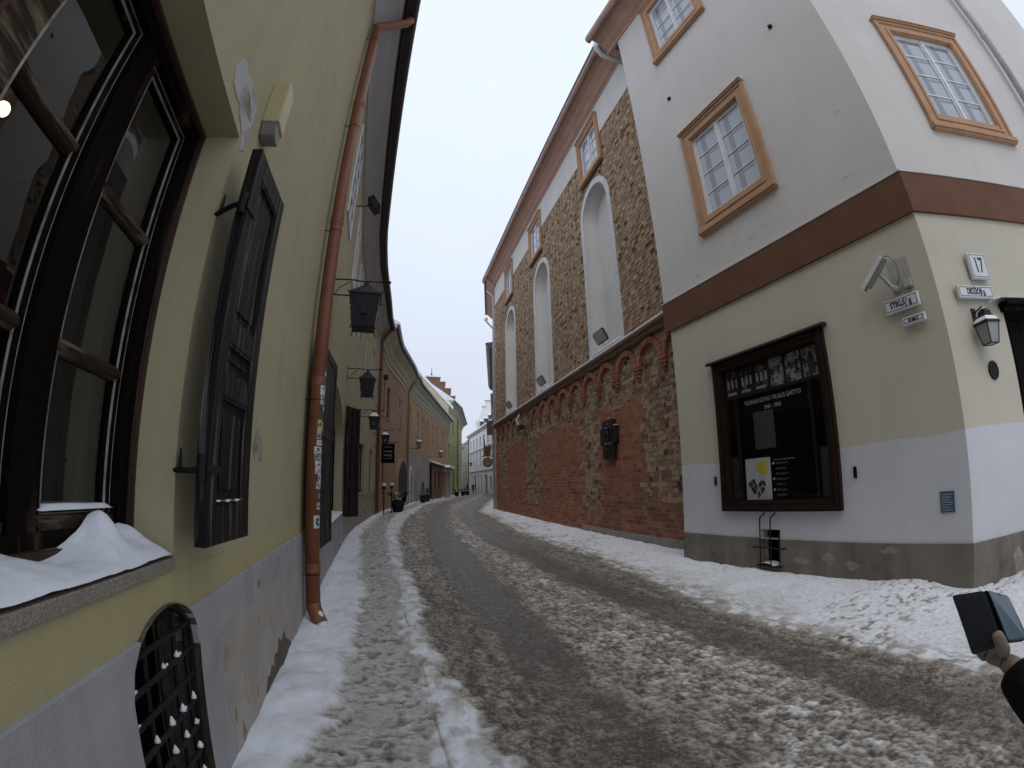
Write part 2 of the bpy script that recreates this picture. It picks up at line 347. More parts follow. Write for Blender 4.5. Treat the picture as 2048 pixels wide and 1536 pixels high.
def ring(mb, outer, inner, y0, y1):
    """frame between two loops of equal length, from y0 (front) to y1"""
    n = len(outer)
    vs = [(p[0], y0, p[1]) for p in outer]+[(p[0], y0, p[1]) for p in inner]+[(p[0], y1, p[1]) for p in outer]+[(p[0], y1, p[1]) for p in inner]
    fs = []
    for i in range(n):
        j = (i+1) % n
        fs += [(i, j, n+j, n+i), (i, 2*n+i, 2*n+j, j), (n+i, n+j, 3*n+j, 3*n+i)]
    return mb.add(vs, fs)
def rring(mb, x0, x1, z0, z1, w, y0, y1, wb=None):
    wb = w if wb is None else wb
    return ring(mb, rect(x0, x1, z0, z1), rect(x0+w, x1-w, z0+wb, z1-w), y0, y1)
_fonts = {}
def text(name, s, size, m, parent, loc, depth=.002, xs=1., align='CENTER', rot=(R(90), 0, 0), bold=0.):
    c = bpy.data.curves.new(name, 'FONT'); c.body = s; c.size = size; c.align_x = align; c.align_y = 'CENTER'; c.extrude = depth; c.offset = bold; c.resolution_u = 3
    o = bpy.data.objects.new(name+'_tmp', c); COL.objects.link(o)
    me = bpy.data.meshes.new_from_object(o.evaluated_get(bpy.context.evaluated_depsgraph_get())); COL.objects.unlink(o); bpy.data.objects.remove(o)
    for v in me.vertices: v.co.x *= xs
    me.materials.clear(); me.materials.append(MT[m] if isinstance(m, str) else m); me.name = name
    o = bpy.data.objects.new(name, me); COL.objects.link(o); o.parent = parent; o.location = loc; o.rotation_euler = rot
    return o

# numpy noise
_rs = np.random.RandomState(5); _T = _rs.rand(256, 256)
def vnoise(x, y):
    xi = np.floor(x).astype(int); yi = np.floor(y).astype(int); fx = x-xi; fy = y-yi
    fx = fx*fx*fx*(fx*(fx*6-15)+10); fy = fy*fy*fy*(fy*(fy*6-15)+10)
    g = lambda a, b: _T[a & 255, b & 255]
    return (g(xi, yi)*(1-fx)+g(xi+1, yi)*fx)*(1-fy)+(g(xi, yi+1)*(1-fx)+g(xi+1, yi+1)*fx)*fy
def fbm(x, y, f, o=4, g=.5, seed=0.):
    t = 0; a = 1; n = 0
    for i in range(o):
        t = t+a*vnoise(x*f+seed+i*17.3, y*f-seed*1.7+i*9.1); n += a; a *= g; f *= 2.03
    return t/n
def sstep(a, b, x): t = np.clip((x-a)/(b-a), 0, 1); return t*t*(3-2*t)

# ------------------------------------------------------------------ ground: snow, slush and wheel tracks
def I(s, xs, ys): return np.interp(s, xs, ys)
def feats(s):
    lw = I(s, LS, LO)
    pL = lw+I(s, [0, 2.3, 2.8, 3.8, 6.9, 17, 30], [.2, .24, .39, .49, .57, .30, .3])
    pR = lw+I(s, [0, 5, 7.5, 13, 17, 34, 60], [1.05, 1.06, 1.08, 1.1, .95, 1.0, 1.2])
    rR = I(s, [0, 2.2, 2.9, 3.4, 5.8, 8.2, 14, 20, 34, 60], [1.5, 1.42, 1.36, 1.25, 1.30, 1.33, 1.42, 2.1, 4.4, 11.6])
    a = I(s, [0, 2.2, 4.5, 9.1, 16.9, 22, 34.2, 60], [1.75, 1.77, 1.82, 2.03, 2.63, 3.4, 5.3, 12.9])
    b = I(s, [0, 3, 5, 10, 16.8, 22, 34.2, 60], [2.4, 2.34, 2.47, 2.9, 3.25, 4.15, 6.2, 13.9])
    c = I(s, [0, 1.2, 3, 4.4, 7.3, 11.5, 16.5, 22.7, 34, 60], [3.4, 3.5, 3.62, 3.62, 3.6, 3.72, 4.15, 4.95, 7.4, 15.0])
    d = I(s, [0, 1.2, 3, 5, 8, 10, 16.5, 22.7, 34, 60], [3.95, 3.98, 4.05, 4.07, 4.2, 4.35, 4.62, 5.6, 8.3, 16.0])
    sn = I(s, [0, 2, 4.5, 6.5, 8.2, 12, 17, 20.9, 25, 30, 45, 60], [4.25, 4.28, 4.35, 4.75, 4.9, 5.0, 5.5, 6.1, 6.35, 7.7, 12.2, 16.6])
    far = s > 60; k = lw-11.0
    for q, v in ((rR, 1.2), (a, 2.3), (b, 3.1), (c, 4.2), (d, 5.0), (sn, 5.8)): q[far] = (lw+v)[far]
    return lw, pL, pR, rR, a, b, c, d, sn
def build_ground():
    ss = list(np.arange(-1.2, 3.8, .0145)); s = ss[-1]
    while s < 170:
        s += min(.6, .0145*(s/3.8)**1.9); ss.append(s)
    ss = np.array([-12, -9, -6, -4, -3, -2.4, -1.8, -1.5]+ss)
    off = np.concatenate([np.arange(-.3, 6.6, .0145), np.arange(6.62, 12.0, .06), np.arange(12.2, 30, .45)])
    # beyond ~s 45 the street has drifted right: shift the columns with the left wall
    sg, og = np.meshgrid(ss, off, indexing='ij')
    og = og+I(sg, LS, LO)*1.0
    x = dL[0]*sg+nL[0]*(og-.76); y = dL[1]*sg+nL[1]*(og-.76)
    lw, pL, pR, rR, a, b, c, d, sn = [q for q in feats(sg.copy())]
    wob = (fbm(x, y, 1.1, 3, seed=3)-.5)*.5
    wob2 = (fbm(x, y, 5, 4, seed=8)-.5)*.26
    o = og+wob*.35+wob2
    def band(l, r, e): return sstep(l-e, l+e, o)*(1-sstep(r-e, r+e, o))
    uo = og-a; n1 = fbm(sg*.58, uo, 14, 5, .64, 1); n2 = fbm(sg*.62, uo, 36, 4, .70, 2); n3 = fbm(x, y, 3.2, 4, .5, 4); n4 = fbm(x, y, 60, 2, .5, 9)
    # along-street streaks
    st = fbm(sg*.6, og*7, 1.6, 3, .55, 6)
    T1 = band(a, b, .12); T2 = band(c, d, .1); TR = np.maximum(T1, T2)
    near = np.clip((6-sg)/4, 0, 1)
    TRn = TR*(1-.9*near*sstep(.30, .56, n3)*np.where(o < 2.9, .6, .45))*(1-.2*sstep(.5, .7, n1))
    wallsnow = 1-sstep(pL-.07, pL+.07, o); path = band(pL, pR, .06); ridge = band(pR, rR, .06)
    rsn = sstep(sn-.09, sn+.09, o); road = sstep(rR-.05, rR+.05, o)*(1-rsn)
    rsn_near = rsn
    lump = np.clip((n1-.42)*3.2, 0, 1)*.6+np.clip((n2-.40)*2.6, 0, 1)*.4
    ridged = 1-np.abs(2*n2-1)*2.2
    z = np.zeros_like(x)
    z += wallsnow*(.035+.06*(n3-.4)+.015*(n1-.5)); z += wallsnow*.03*(1-sstep(0.05, .3, o-lw))
    z += ridge*(.022+.07*(n3-.45)+.03*(n1-.5)+.01*(n2-.5))
    pit = sstep(.60, .68, fbm(sg*1.25, og*.7, 19, 3, .5, 11))*sstep(.35, .6, n3+.1)
    pit2 = sstep(.665, .71, fbm(sg*1.4, og, 8, 4, .6, 14))
    z += path*(.0+.012*(n1-.5)+.008*(n2-.5)-.014*pit-.012*pit2)
    slush = road*(1-TRn)
    z += slush*(-.004+.011*lump*(.6+.5*near)+.012*(n2-.5)+.02*(n3-.5))
    z += road*TRn*(-.022+.010*(n2-.5)+.006*(n1-.5))
    rp = sstep(.60, .67, fbm(sg*1.3, og*.7, 17, 3, .55, 21))*sstep(.42, .58, fbm(x, y, .8, 2, .5, 30))
    z += rsn*(.02+.05*(n3-.4)+.02*(n1-.5)+.008*(n2-.5)-.016*rp)+rsn*.03*sstep(0, 1.2, o-sn)
    # snow piled at the foot of the right-hand corner
    cx, cy = FB.W(1.1, -.35)[:2]; z += .20*np.exp(-(((x-cx)/.55)**2+((y-cy)/.3)**2))
    cx, cy = FA.W(-.75, -.15)[:2]; z += .07*np.exp(-(((x-cx)/.5)**2+((y-cy)/.3)**2))
    # small slush pits, and kerb gaps showing through
    pk = sstep(.58, .62, fbm(sg*1.15+.02*n1, og*.75, 30, 3, .6, 41)); pk2 = sstep(.58, .64, fbm(sg*1.3, og*.8, 58, 2, .6, 51))
    pit_shade = np.clip(pk+.7*pk2, 0, 1); z -= road*(.010*pk+.005*pk2)*(1-.55*TRn)+rsn*.004*pk*sstep(.4, .6, n3)+path*.004*pk
    chip = sstep(.55, .62, fbm(sg*.55, og, 46, 3, .6, 71)); z += road*TRn*.004*chip
    kr = np.exp(-((og-(4.98+.02*np.sin(sg*3)))/.012)**2)*sstep(5.9, 6.3, sg)*(1-sstep(8.3, 8.6, sg))
    kl = np.exp(-((og-lw-(1.10+.01*np.sin(sg*2)))/.008)**2)*sstep(.52, .6, fbm(sg, sg*0, 1.4, 2, .5, 3))*(sg < 9)
    z -= .03*kr+.008*kl
    # colour masks: R whiteness, G wetness
    white = wallsnow*(1.0-.12*sstep(.5, .7, n3))+ridge*(.94-.26*sstep(.48, .65, n1)-.15*sstep(.5, .65, n3))+rsn*(.97-.5*(1-sstep(0, .5, o-sn))*sstep(.38, .58, n1)-.16*(1-sstep(.2, 1.2, o-sn))*sstep(.4, .6, n3)-.10*sstep(.5, .7, n2)-.55*rp)
    white += path*(.66+.22*(n3-.5)+.22*(n1-.5)+.12*(n2-.5)-.34*pit-.36*pit2)
    mid = band(b+.05, c-.05, .25)
    patch = sstep(.50, .66, n3)*mid
    sl = .20+.22*lump+.26*patch*lump**.5+.26*(n1-.5)+.24*mid*(.6+.7*lump)+.36*(st-.5)+.22*(n2-.5)
    sl += band(rR, a-.12, .1)*(.10+.18*sstep(.45, .65, n3))*sstep(5, 9, sg)
    deep = sstep(.54, .62, 1-n2)*sstep(.35, .55, 1-n1)  # crevice shade, painted into the slush whiteness
    sl = sl*(1-.75*deep)
    white += slush*sl+road*TRn*(.03+.13*chip+.35*np.clip(n2-.5, 0, 1)+.16*np.clip(st-.5, 0, 1)+.10*np.clip(n3-.5, 0, 1))
    white = np.clip(white*(1-.68*pit_shade*road)*(1-.25*pit_shade*path)*(1-.16*pk*rsn)-.7*kr-.28*kl, 0, 1)  # shadows of the small pits are painted in as darker specks
    wet = np.clip(road*TRn*.9+path*pit2*.7+slush*(1-lump)*.5, 0, 1)
    nr, nc = x.shape
    P = np.stack([x, y, z], -1).reshape(-1, 3).astype(np.float32)
    colr = np.stack([white, wet, np.zeros_like(x), np.ones_like(x)], -1).reshape(-1, 4).astype(np.float32)
    i = np.arange(nr-1)[:, None]*nc+np.arange(nc-1)[None]
    Q = np.stack([i, i+nc, i+nc+1, i+1], -1).reshape(-1, 4)[:, ::-1]
    cen_o = (og[:-1, :-1]+og[1:, 1:]).reshape(-1)/2; cen_pr = (pR[:-1, :-1]).reshape(-1)+.03; cen_sn = sn[:-1, :-1].reshape(-1)+.15
    zone = np.where(cen_o < cen_pr, 0, np.where(cen_o < cen_sn, 1, 2))
    for zn, nm in ((0, 'pavement'), (1, 'road'), (2, 'pavement')):
        q = Q[zone == zn]; ids, inv = np.unique(q, return_inverse=True); inv = inv.reshape(-1, 4)
        me = bpy.data.meshes.new(nm); me.vertices.add(len(ids)); me.vertices.foreach_set('co', P[ids].ravel())
        me.loops.add(inv.size); me.loops.foreach_set('vertex_index', inv.ravel().astype(np.int32))
        me.polygons.add(len(inv)); me.polygons.foreach_set('loop_start', np.arange(len(inv), dtype=np.int32)*4)
        try: me.polygons.foreach_set('loop_total', np.full(len(inv), 4, np.int32))
        except Exception: pass
        me.polygons.foreach_set('use_smooth', np.ones(len(inv), bool)); me.update(calc_edges=True)
        ca = me.color_attributes.new('Col', 'FLOAT_COLOR', 'POINT'); ca.data.foreach_set('color', colr[ids].ravel())
        me.materials.append(MT['street_snow']); ob = bpy.data.objects.new(nm, me); COL.objects.link(ob); ob['kind'] = 'structure'
        ob['label'] = ['snow covered pavement with trodden grey footpath along the yellow house', 'roadway of brown slush with two dark wheel tracks', 'snow covered pavement below the brick wall and white corner house'][zn]
def streetsnow():
    m = bpy.data.materials.new('street_snow'); m.use_nodes = True; t = m.node_tree; L = t.links.new; b = t.nodes['Principled BSDF']
    a = N(t, 'ShaderNodeAttribute', attribute_name='Col'); sp = N(t, 'ShaderNodeSeparateColor'); L(a.outputs[0], sp.inputs[0])
    c = N(t, 'ShaderNodeTexCoord'); n = N(t, 'ShaderNodeTexNoise'); n.inputs['Scale'].default_value = 55; n.inputs['Detail'].default_value = 6; n.inputs['Roughness'].default_value = .7; L(c.outputs['Object'], n.inputs[0])
    n2 = N(t, 'ShaderNodeTexNoise'); n2.inputs['Scale'].default_value = 160; n2.inputs['Detail'].default_value = 3; L(c.outputs['Object'], n2.inputs[0])
    # noise strength: strongest in half-white slush
    k = N(t, 'ShaderNodeMath', operation='SUBTRACT'); k.inputs[1].default_value = .5; L(n.outputs[0], k.inputs[0])
    om = N(t, 'ShaderNodeMath', operation='SUBTRACT'); om.inputs[0].default_value = 1.06; L(sp.outputs[0], om.inputs[1])
    k2 = N(t, 'ShaderNodeMath', operation='MULTIPLY'); L(k.outputs[0], k2.inputs[0]); L(om.outputs[0], k2.inputs[1])
    k3 = N(t, 'ShaderNodeMath', operation='MULTIPLY_ADD'); k3.inputs[1].default_value = 1.0; L(k2.outputs[0], k3.inputs[0]); L(sp.outputs[0], k3.inputs[2])
    r = N(t, 'ShaderNodeValToRGB'); L(k3.outputs[0], r.inputs[0]); e = r.color_ramp.elements
    e[0].position = 0; e[0].color = (.072, .062, .054, 1); e[1].position = 1; e[1].color = (.80, .82, .87, 1)
    for p, q in ((.10, (.125, .108, .09, 1)), (.25, (.235, .20, .165, 1)), (.45, (.38, .34, .295, 1)), (.65, (.52, .50, .485, 1)), (.85, (.70, .70, .73, 1))):
        x = e.new(p); x.color = q
    L(r.outputs[0], b.inputs['Base Color'])
    rm = N(t, 'ShaderNodeMapRange'); rm.inputs[3].default_value = .8; rm.inputs[4].default_value = .42; L(sp.outputs[1], rm.inputs[0]); L(rm.outputs[0], b.inputs['Roughness'])
    setin(b, 'Specular IOR Level', .35)
    bb = N(t, 'ShaderNodeBump'); bb.inputs['Strength'].default_value = .6; bb.inputs['Distance'].default_value = .010; L(n.outputs[0], bb.inputs['Height'])
    b2 = N(t, 'ShaderNodeBump'); b2.inputs['Strength'].default_value = .4; b2.inputs['Distance'].default_value = .004; L(n2.outputs[0], b2.inputs['Height']); L(bb.outputs[0], b2.inputs['Normal']); L(b2.outputs[0], b.inputs['Normal'])
    MT['street_snow'] = m
streetsnow(); build_ground()
g = MB().add([(-900, -900, -.14), (900, -900, -.14), (900, 900, -.14), (-900, 900, -.14)], [(0, 1, 2, 3)]).build('ground', 'snow'); tag(g, kind='structure')

# ------------------------------------------------------------------ yellow-green house on the left
def yf(root, nm, m, mb, **k): return mb.build(nm, m, root, **k)
Y = FL.root('yellow_house'); tag(Y, 'long ochre yellow plastered house curving along the left side, with grey plinth and terracotta drainpipe', 'house')
def segs(pts, fn, M=None):
    pass
def curve_map(off0=0.0):
    """(x along street, y into wall) -> root-local coordinates following the bend"""
    return lambda x, y, z: (x, y-loff(x)-off0, z)
WT = 8.62
W1 = rect(.12, 1.755, 1.19, 3.0); W2 = arch(8.75, 2.5, .80, 2.45, 16, .85); CL = arch(1.655, .31, -.1, .80, 10, .235)
mb = MB(); panel(mb, -10, 13, .97, WT, [W1, W2], .22, 0, outer=[(-10, .97), (1.441, .97)]+[(1.655-.31*math.cos(t), .80+.235*math.sin(t)) for t in np.linspace(R(50), R(130), 9)]+[(1.869, .97), (6.1, .97), (6.25, .82), (11.25, .82), (11.4, .97), (13, .97), (13, WT), (-10, WT)])
mb.build('wall', 'ochre_plaster', Y)
# curved continuation, with the openings of the far shop windows
def strip(root, name, m, s0, s1, z0, z1, holes=(), step=.5, y=0., depth=.15, fn=curve_map):
    cuts = sorted(set([s0, s1]+[c for h in holes for c in (h[0], h[1])]+list(np.arange(s0+step, s1, step))))
    b = MB(fn(0))
    for a, c in zip(cuts[:-1], cuts[1:]):
        if c-a < 1e-4: continue
        mid = (a+c)/2; hz = sorted([(h[2], h[3]) for h in holes if h[0] <= mid <= h[1]]); z = z0
        for l, u in hz+[(z1, z1)]:
            if l > z+1e-4: b.add([(a, y, z), (c, y, z), (c, y, l), (a, y, l)], [(0, 1, 2, 3)])
            z = u
    for h in holes:
        b.add([(h[0], y, h[2]), (h[1], y, h[2]), (h[1], y, h[3]), (h[0], y, h[3])]+[(h[0], y+depth, h[2]), (h[1], y+depth, h[2]), (h[1], y+depth, h[3]), (h[0], y+depth, h[3])],
              [(0, 1, 5, 4), (1, 2, 6, 5), (2, 3, 7, 6), (3, 0, 4, 7)])
    return b.build(name, m, root, fix=False)
UPW = [(12.35, 13.35), (16.6, 17.6), (19.7, 20.7)]
strip(Y, 'wall', 'ochre_plaster', 13, 22.1, 1.12, WT, [(16.1, 18.0, 1.18, 2.92), (20.05, 21.3, 1.12, 2.97)]+[(a, c, 5.5, 7.3) for a, c in UPW[1:]], .4)
# plinth, 2 cm proud
mb = MB(); zt = .97
outer = [(-10, -.2), (1.345, -.2), (1.345, .80)]+[(1.655-.31*math.cos(math.pi*i/10), .80+.235*math.sin(math.pi*i/10)) for i in range(1, 4)]
pl = [(-10, -.2), (1.345, -.2), (1.345, .80), (1.372, .897), (1.43, .965), (1.43, .972), (-10, .972)]
mb.prism(pl, -.018, .1)
pr = [(1.965, -.2), (13, -.2), (13, .972), (11.4, .972), (11.25, .80), (6.25, .80), (6.1, .972), (1.88, .972), (1.88, .965), (1.938, .897), (1.965, .80)]
mb.prism(pr, -.018, .1); mb.build('plinth', 'grey_plinth', Y, bevel=.006)
strip(Y, 'plinth', 'old_plaster', 13, 22.1, -.2, 1.14, [], .4, -.02)
# flaked plaster patches
def blob(cx, cz, rx, rz, n=22, seed=0, amp=.25):
    r = random.Random(seed); ph = [r.uniform(0, 6.28) for _ in range(4)]
    return [(cx+rx*math.cos(t)*(1+amp*(.6*math.sin(2*t+ph[0])+.4*math.sin(5*t+ph[1])+.25*math.sin(9*t+ph[2]))),
             cz+rz*math.sin(t)*(1+amp*(.6*math.sin(3*t+ph[3])+.3*math.sin(7*t+ph[1])))) for t in [2*math.pi*i/n for i in range(n)]]
PT = [(1.482, 3.247), (1.53, 3.275), (1.60, 3.262), (1.679, 3.293), (1.75, 3.278), (1.815, 3.29), (1.842, 3.25), (1.854, 3.204), (1.848, 3.15), (1.858, 3.102), (1.85, 3.05), (1.857, 2.999), (1.80, 2.962), (1.77, 3.0), (1.764, 3.03), (1.71, 3.05), (1.665, 3.059), (1.62, 3.09), (1.573, 3.08), (1.484, 3.083), (1.45, 3.15)]
def edge_patch(name, pts, m, y=-.004): b = MB(); b.prism(pts, y, .01); return b.build(name, m, Y)
edge_patch('plaster_patch', PT, 'patch_plaster'); edge_patch('plaster_flake', blob(1.70, 3.17, .095, .045, 24, 61, .35), 'old_plaster', -.0055)
edge_patch('plaster_patch', [(2.95, 1.90), (3.02, 1.83), (3.07, 1.784), (3.12, 1.76), (3.166, 1.694), (3.14, 1.66), (3.143, 1.61), (3.05, 1.64), (2.953, 1.617), (2.93, 1.66), (2.895, 1.705), (2.94, 1.74), (2.92, 1.80)], 'old_plaster', -.003)
MB().prism([(2.24, .78), (2.34, .70), (2.30, .60), (2.24, .50), (2.27, .35), (2.33, .2), (2.30, -.1), (4.86, -.1), (4.80, .55), (4.5, .74), (3.9, .72), (3.3, .80), (2.9, .74), (2.6, .79)], -.0205, 0).build('plaster_patch', 'cream_patch', Y)
for q, (cx, cz, rx, rz) in enumerate([(2.30, .62, .05, .06), (2.62, .34, .035, .09), (2.36, .28, .02, .04), (2.48, .12, .03, .06), (3.0, .62, .02, .02), (3.35, .5, .015, .03), (3.9, .42, .02, .02), (4.2, .62, .02, .02), (2.85, .2, .02, .03), (3.05, .84, .03, .02), (3.7, .9, .025, .02)]):
    MB().prism(blob(cx, cz, rx, rz, 18, 70+q, .4), -.0225, 0).build('plaster_flake', 'old_plaster', Y)
MB().prism([(3.05, -.1), (3.08, .10), (3.16, .17), (3.22, .15), (3.30, .20), (3.36, .16), (3.44, .24), (3.52, .21), (3.60, .30), (3.72, .24), (3.80, .30), (3.9, .20), (4.05, .14), (4.17, .05), (4.2, -.1)], -.0235, 0).build('plaster_flake', 'brick_core', Y)
MB().prism(blob(6.7, .55, .07, .28, 20, 31, .3), -.0215, 0).build('plaster_patch', 'old_plaster', Y)
# hairline cracks
rc = random.Random(3)
for (x0_, z0_, dx, dz, n_) in ((1.77, 1.50, .32, -.02, 9), (1.80, 2.6, .25, -.08, 7), (1.9, 1.12, .5, .02, 8), (3.3, .95, .3, -.25, 8), (2.15, 2.1, .1, .3, 7)):
    pts = [(x0_, z0_)]
    for i_ in range(n_): pts.append((pts[-1][0]+dx/n_*rc.uniform(.4, 1.6), pts[-1][1]+dz/n_+rc.uniform(-.012, .012)))
    b = MB()
    for a_, c_ in zip(pts[:-1], pts[1:]): b.add([(a_[0], -.0008, a_[1]), (c_[0], -.0008, c_[1]), (c_[0], -.0008, c_[1]+.0018), (a_[0], -.0008, a_[1]+.0018)], [(0, 1, 2, 3)])
    o_c = b.build('crack', 'crack_dark', Y, fix=False); o_c.location = (0, -.019 if z0_ < .96 else 0, 0)
# cove cornice and eaves
def sweep_curve(root, name, m, prof, s0, s1, step=.6, fn=curve_map, smooth=False, slope=0):
    b = MB(fn(0)); xs = list(np.arange(s0, s1, step))+[s1]; n = len(prof)
    vs = [(x, p[0], p[1]+slope*(x-s0)) for x in xs for p in prof]; fs = []
    for i in range(len(xs)-1):
        for j in range(n): fs.append((i*n+j, (i+1)*n+j, (i+1)*n+(j+1) % n, i*n+(j+1) % n))
    fs += [tuple(range(n)), tuple((len(xs)-1)*n+j for j in reversed(range(n)))]
    b.add(vs, fs); return b.build(name, m, root)
sweep_curve(Y, 'cove_cornice', 'cove_white', [(.1, 8.6), (-.03, 8.6), (-.05, 8.66), (-.10, 8.74), (-.20, 8.86), (-.33, 8.96), (-.45, 9.02), (-.47, 9.08), (.1, 9.08)], -10, 22.1)
sweep_curve(Y, 'eaves_board', 'fascia_dark', [(.1, 9.085), (-.50, 9.085), (-.52, 9.04), (-.60, 9.04), (-.62, 9.12), (-.60, 9.20), (.1, 9.26)], -10, 22.3)
sweep_curve(Y, 'roof', 'snow', [(.1, 9.265), (-.58, 9.21), (-.60, 9.25), (-.56, 9.33), (4.5, 12.6), (4.5, 9.0)], -10, 22.3)
sweep_curve(Y, 'gutter', 'fascia_dark', [(-.60, 9.02), (-.68, 9.01), (-.72, 9.06), (-.73, 9.14), (-.71, 9.14), (-.67, 9.07), (-.60, 9.08)], -10, 22.3)
# end wall and back so that the house is a body
MB().box(-10, 22.0, 4.4, 4.5, -.2, 9.0).box(-10.1, -10, 0, 4.5, -.2, 9).build('back_wall', 'ochre_plaster', Y)
# quoins at the far corner
b = MB(curve_map())
for i in range(17): b.box(21.55-.12*(i % 2), 22.13, -.035, .05, 1.16+i*.44, 1.16+i*.44+.40)
b.build('quoins', 'patch_plaster', Y, bevel=.008)

# --- the big near window
FD = .22
wroot = MB().build('window', 'dark_wood', Y) if False else None
wm = MB(); rring(wm, .12, 1.755, 1.235, 3.0, .075, FD-.03, FD+.10, .07); wm.box(1.09, 1.21, FD-.02, FD+.10, 1.28, 2.93); wm.box(.19, .60, FD-.015, FD+.10, 1.28, 2.93)
win = wm.build('window', 'dark_wood', Y, bevel=.004)
MB().box(.24, .672, FD-.05, FD-.016, 1.27, 2.94).build('casement_post', 'worn_wood', win, bevel=.003); MB().box(.672, .684, FD-.045, FD-.012, 1.27, 2.94).build('bead', 'bead_and_glint', win)
fm = MB(); rring(fm, 1.715, 1.7555, 1.235, 3.0, .001, FD-.045, FD-.03) if False else None
for (a, c) in ((.60, 1.09), (1.21, 1.675)):
    sm = MB(); rring(sm, a, c, 1.30, 2.925, .045, FD+.005, FD+.055, .05); sm.build('sash', 'dark_wood', win, bevel=.003)
    for zc in (1.835, 2.37):
        b = MB(); b.sweepx([(FD+.045, zc-.026), (FD+.012, zc-.026), (FD-.006, zc-.010), (FD-.010, zc+.006), (FD+.008, zc+.024), (FD+.045, zc+.026)], a+.04, c-.04); b.build('glazing_bar', 'worn_wood', win, bevel=.002)
    b = MB(); b.sweepx([(FD+.05, 1.295), (FD-.015, 1.295), (FD-.02, 1.335), (FD+.03, 1.362), (FD+.05, 1.362)], a+.02, c-.02); b.build('bottom_rail', 'worn_wood', win, bevel=.003)
    # thin pale lines painted as the reflection along the glass edges
    b = MB(); rring(b, a+.0455, c-.0455, 1.351, 2.8795, .0022, FD+.003, FD+.012); rring(b, a+.012, c-.012, 1.312, 2.913, .002, FD+.003, FD+.0048); b.build('edge_glint', 'bead_and_glint', win)
    for z0, z1 in ((1.35, 1.81), (1.86, 2.345), (2.395, 2.88)):
        b = MB(); b.box(a+.045, c-.045, FD+.030, FD+.034, z0, z1); b.build('pane', 'glass_clear', win)
b = MB(); b.sweepx([(FD-.03, 1.2), (FD-.05, 1.21), (FD-.055, 1.25), (FD-.03, 1.262)], .53, 1.75); b.build('sill_board', 'worn_wood', win, bevel=.003)
rb = MB(); rring(rb, .523, 1.752, 1.24, 2.998, .018, FD-.055, FD-.031); rb.build('bead', 'red_brown_wood', win)
ws = MB(); ws.box(.40, 1.745, -.012, FD+.02, 1.15, 1.195); ws.build('window_sill', 'granite', Y, bevel=.004)
# room behind it
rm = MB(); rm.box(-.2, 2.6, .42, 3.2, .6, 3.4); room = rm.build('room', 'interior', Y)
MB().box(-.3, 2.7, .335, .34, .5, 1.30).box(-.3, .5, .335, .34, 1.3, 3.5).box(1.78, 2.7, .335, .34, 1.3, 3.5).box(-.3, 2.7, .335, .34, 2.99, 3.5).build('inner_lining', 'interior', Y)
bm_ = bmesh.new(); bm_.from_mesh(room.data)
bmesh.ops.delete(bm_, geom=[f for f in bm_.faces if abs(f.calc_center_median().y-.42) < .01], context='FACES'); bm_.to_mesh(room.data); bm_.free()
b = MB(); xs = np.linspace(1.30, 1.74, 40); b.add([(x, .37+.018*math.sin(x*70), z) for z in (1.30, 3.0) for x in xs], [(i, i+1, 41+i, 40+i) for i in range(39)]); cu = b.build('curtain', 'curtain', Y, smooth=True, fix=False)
# lamp inside
lp = FL.root('pendant_lamp', 1.02, .60, 2.54); tag(lp, 'lit round lamp glowing inside the dark window at the left edge', 'lamp')
MB().sphere((0, 0, 0), .026).build('bulb', 'bulb', lp, smooth=True); MB().tube([(0, 0, .03), (0, 0, .85)], .004, 6).build('cord', 'black_metal', lp)
# snow heaped on the sill
def heap(name, x0, x1, y0, y1, hf, nx=90, ny=26):
    xs = np.linspace(x0, x1, nx); ys = np.linspace(y0, y1, ny); b = MB()
    for x in xs:
        for y in ys: b.v.append((x, y, hf(x, y)))
    for i in range(nx-1):
        for j in range(ny-1): b.f.append((i*ny+j, (i+1)*ny+j, (i+1)*ny+j+1, i*ny+j+1)); b.mi.append(0)
    return b
def hs(x, y):
    t = (y+.012)/(FD+.0)                      # 0 at the front edge, 1 at the window
    base = .018+.075*t**.8
    peak = .074*math.exp(-((x-1.478)/.058)**2)*math.exp(-((t-.70)/.34)**2)+.012*math.exp(-((x-1.40)/.03)**2)*math.exp(-((t-.35)/.2)**2)+.022*math.exp(-((x-1.47)/.2)**2)*t
    dip = -.065*math.exp(-((x-1.20)/.13)**2)*t**1.5
    right = .028*math.exp(-((x-1.67)/.045)**2)*math.exp(-((t-.75)/.4)**2)
    e = min(1, (t+.02)*14)**.5*min(1, max(0, (1.742-x)*22))**.5
    n = .016*(float(vnoise(np.array(x*9), np.array(y*10)))-.5)+.005*(float(vnoise(np.array(x*30), np.array(y*34)))-.5)
    return 1.196+max(0.0, (base+peak+dip+right+n)*e)
sn = heap('snow', .42, 1.743, -.010, FD-.035, hs, 130, 34).build('snow', 'snow', None, smooth=True); sn.location = FL.W(0, 0, 0); sn.rotation_euler = (0, 0, FL.rz)
tag(sn, 'thick snow drift with one peak, heaped on the granite sill of the near window', 'snow', kind='stuff')
def snowstrip(x0, x1, y0, y1, z, h, fr, label, parent=None, seed=0, name='snow'):
    def f(x, y):
        u = (x-x0)/(x1-x0); v = (y-y0)/(y1-y0); e = (min(1, min(u, 1-u)*(x1-x0)/h/1.2)**.5)*(min(1, min(v+.001, 1.6-v)*(y1-y0)/h)**.5)
        return z+h*max(0, e)*(.75+.5*float(vnoise(np.array(x*9+seed), np.array(y*9+seed*3.1))))
    b = heap(name, x0, x1, y0, y1, f, max(8, int((x1-x0)/.03)), 7)
    o = b.build(name, 'snow', parent, smooth=True)
    if parent is None: o.location = fr.W(0, 0, 0); o.rotation_euler = (0, 0, fr.rz); tag(o, label, 'snow', kind='stuff')
    return o
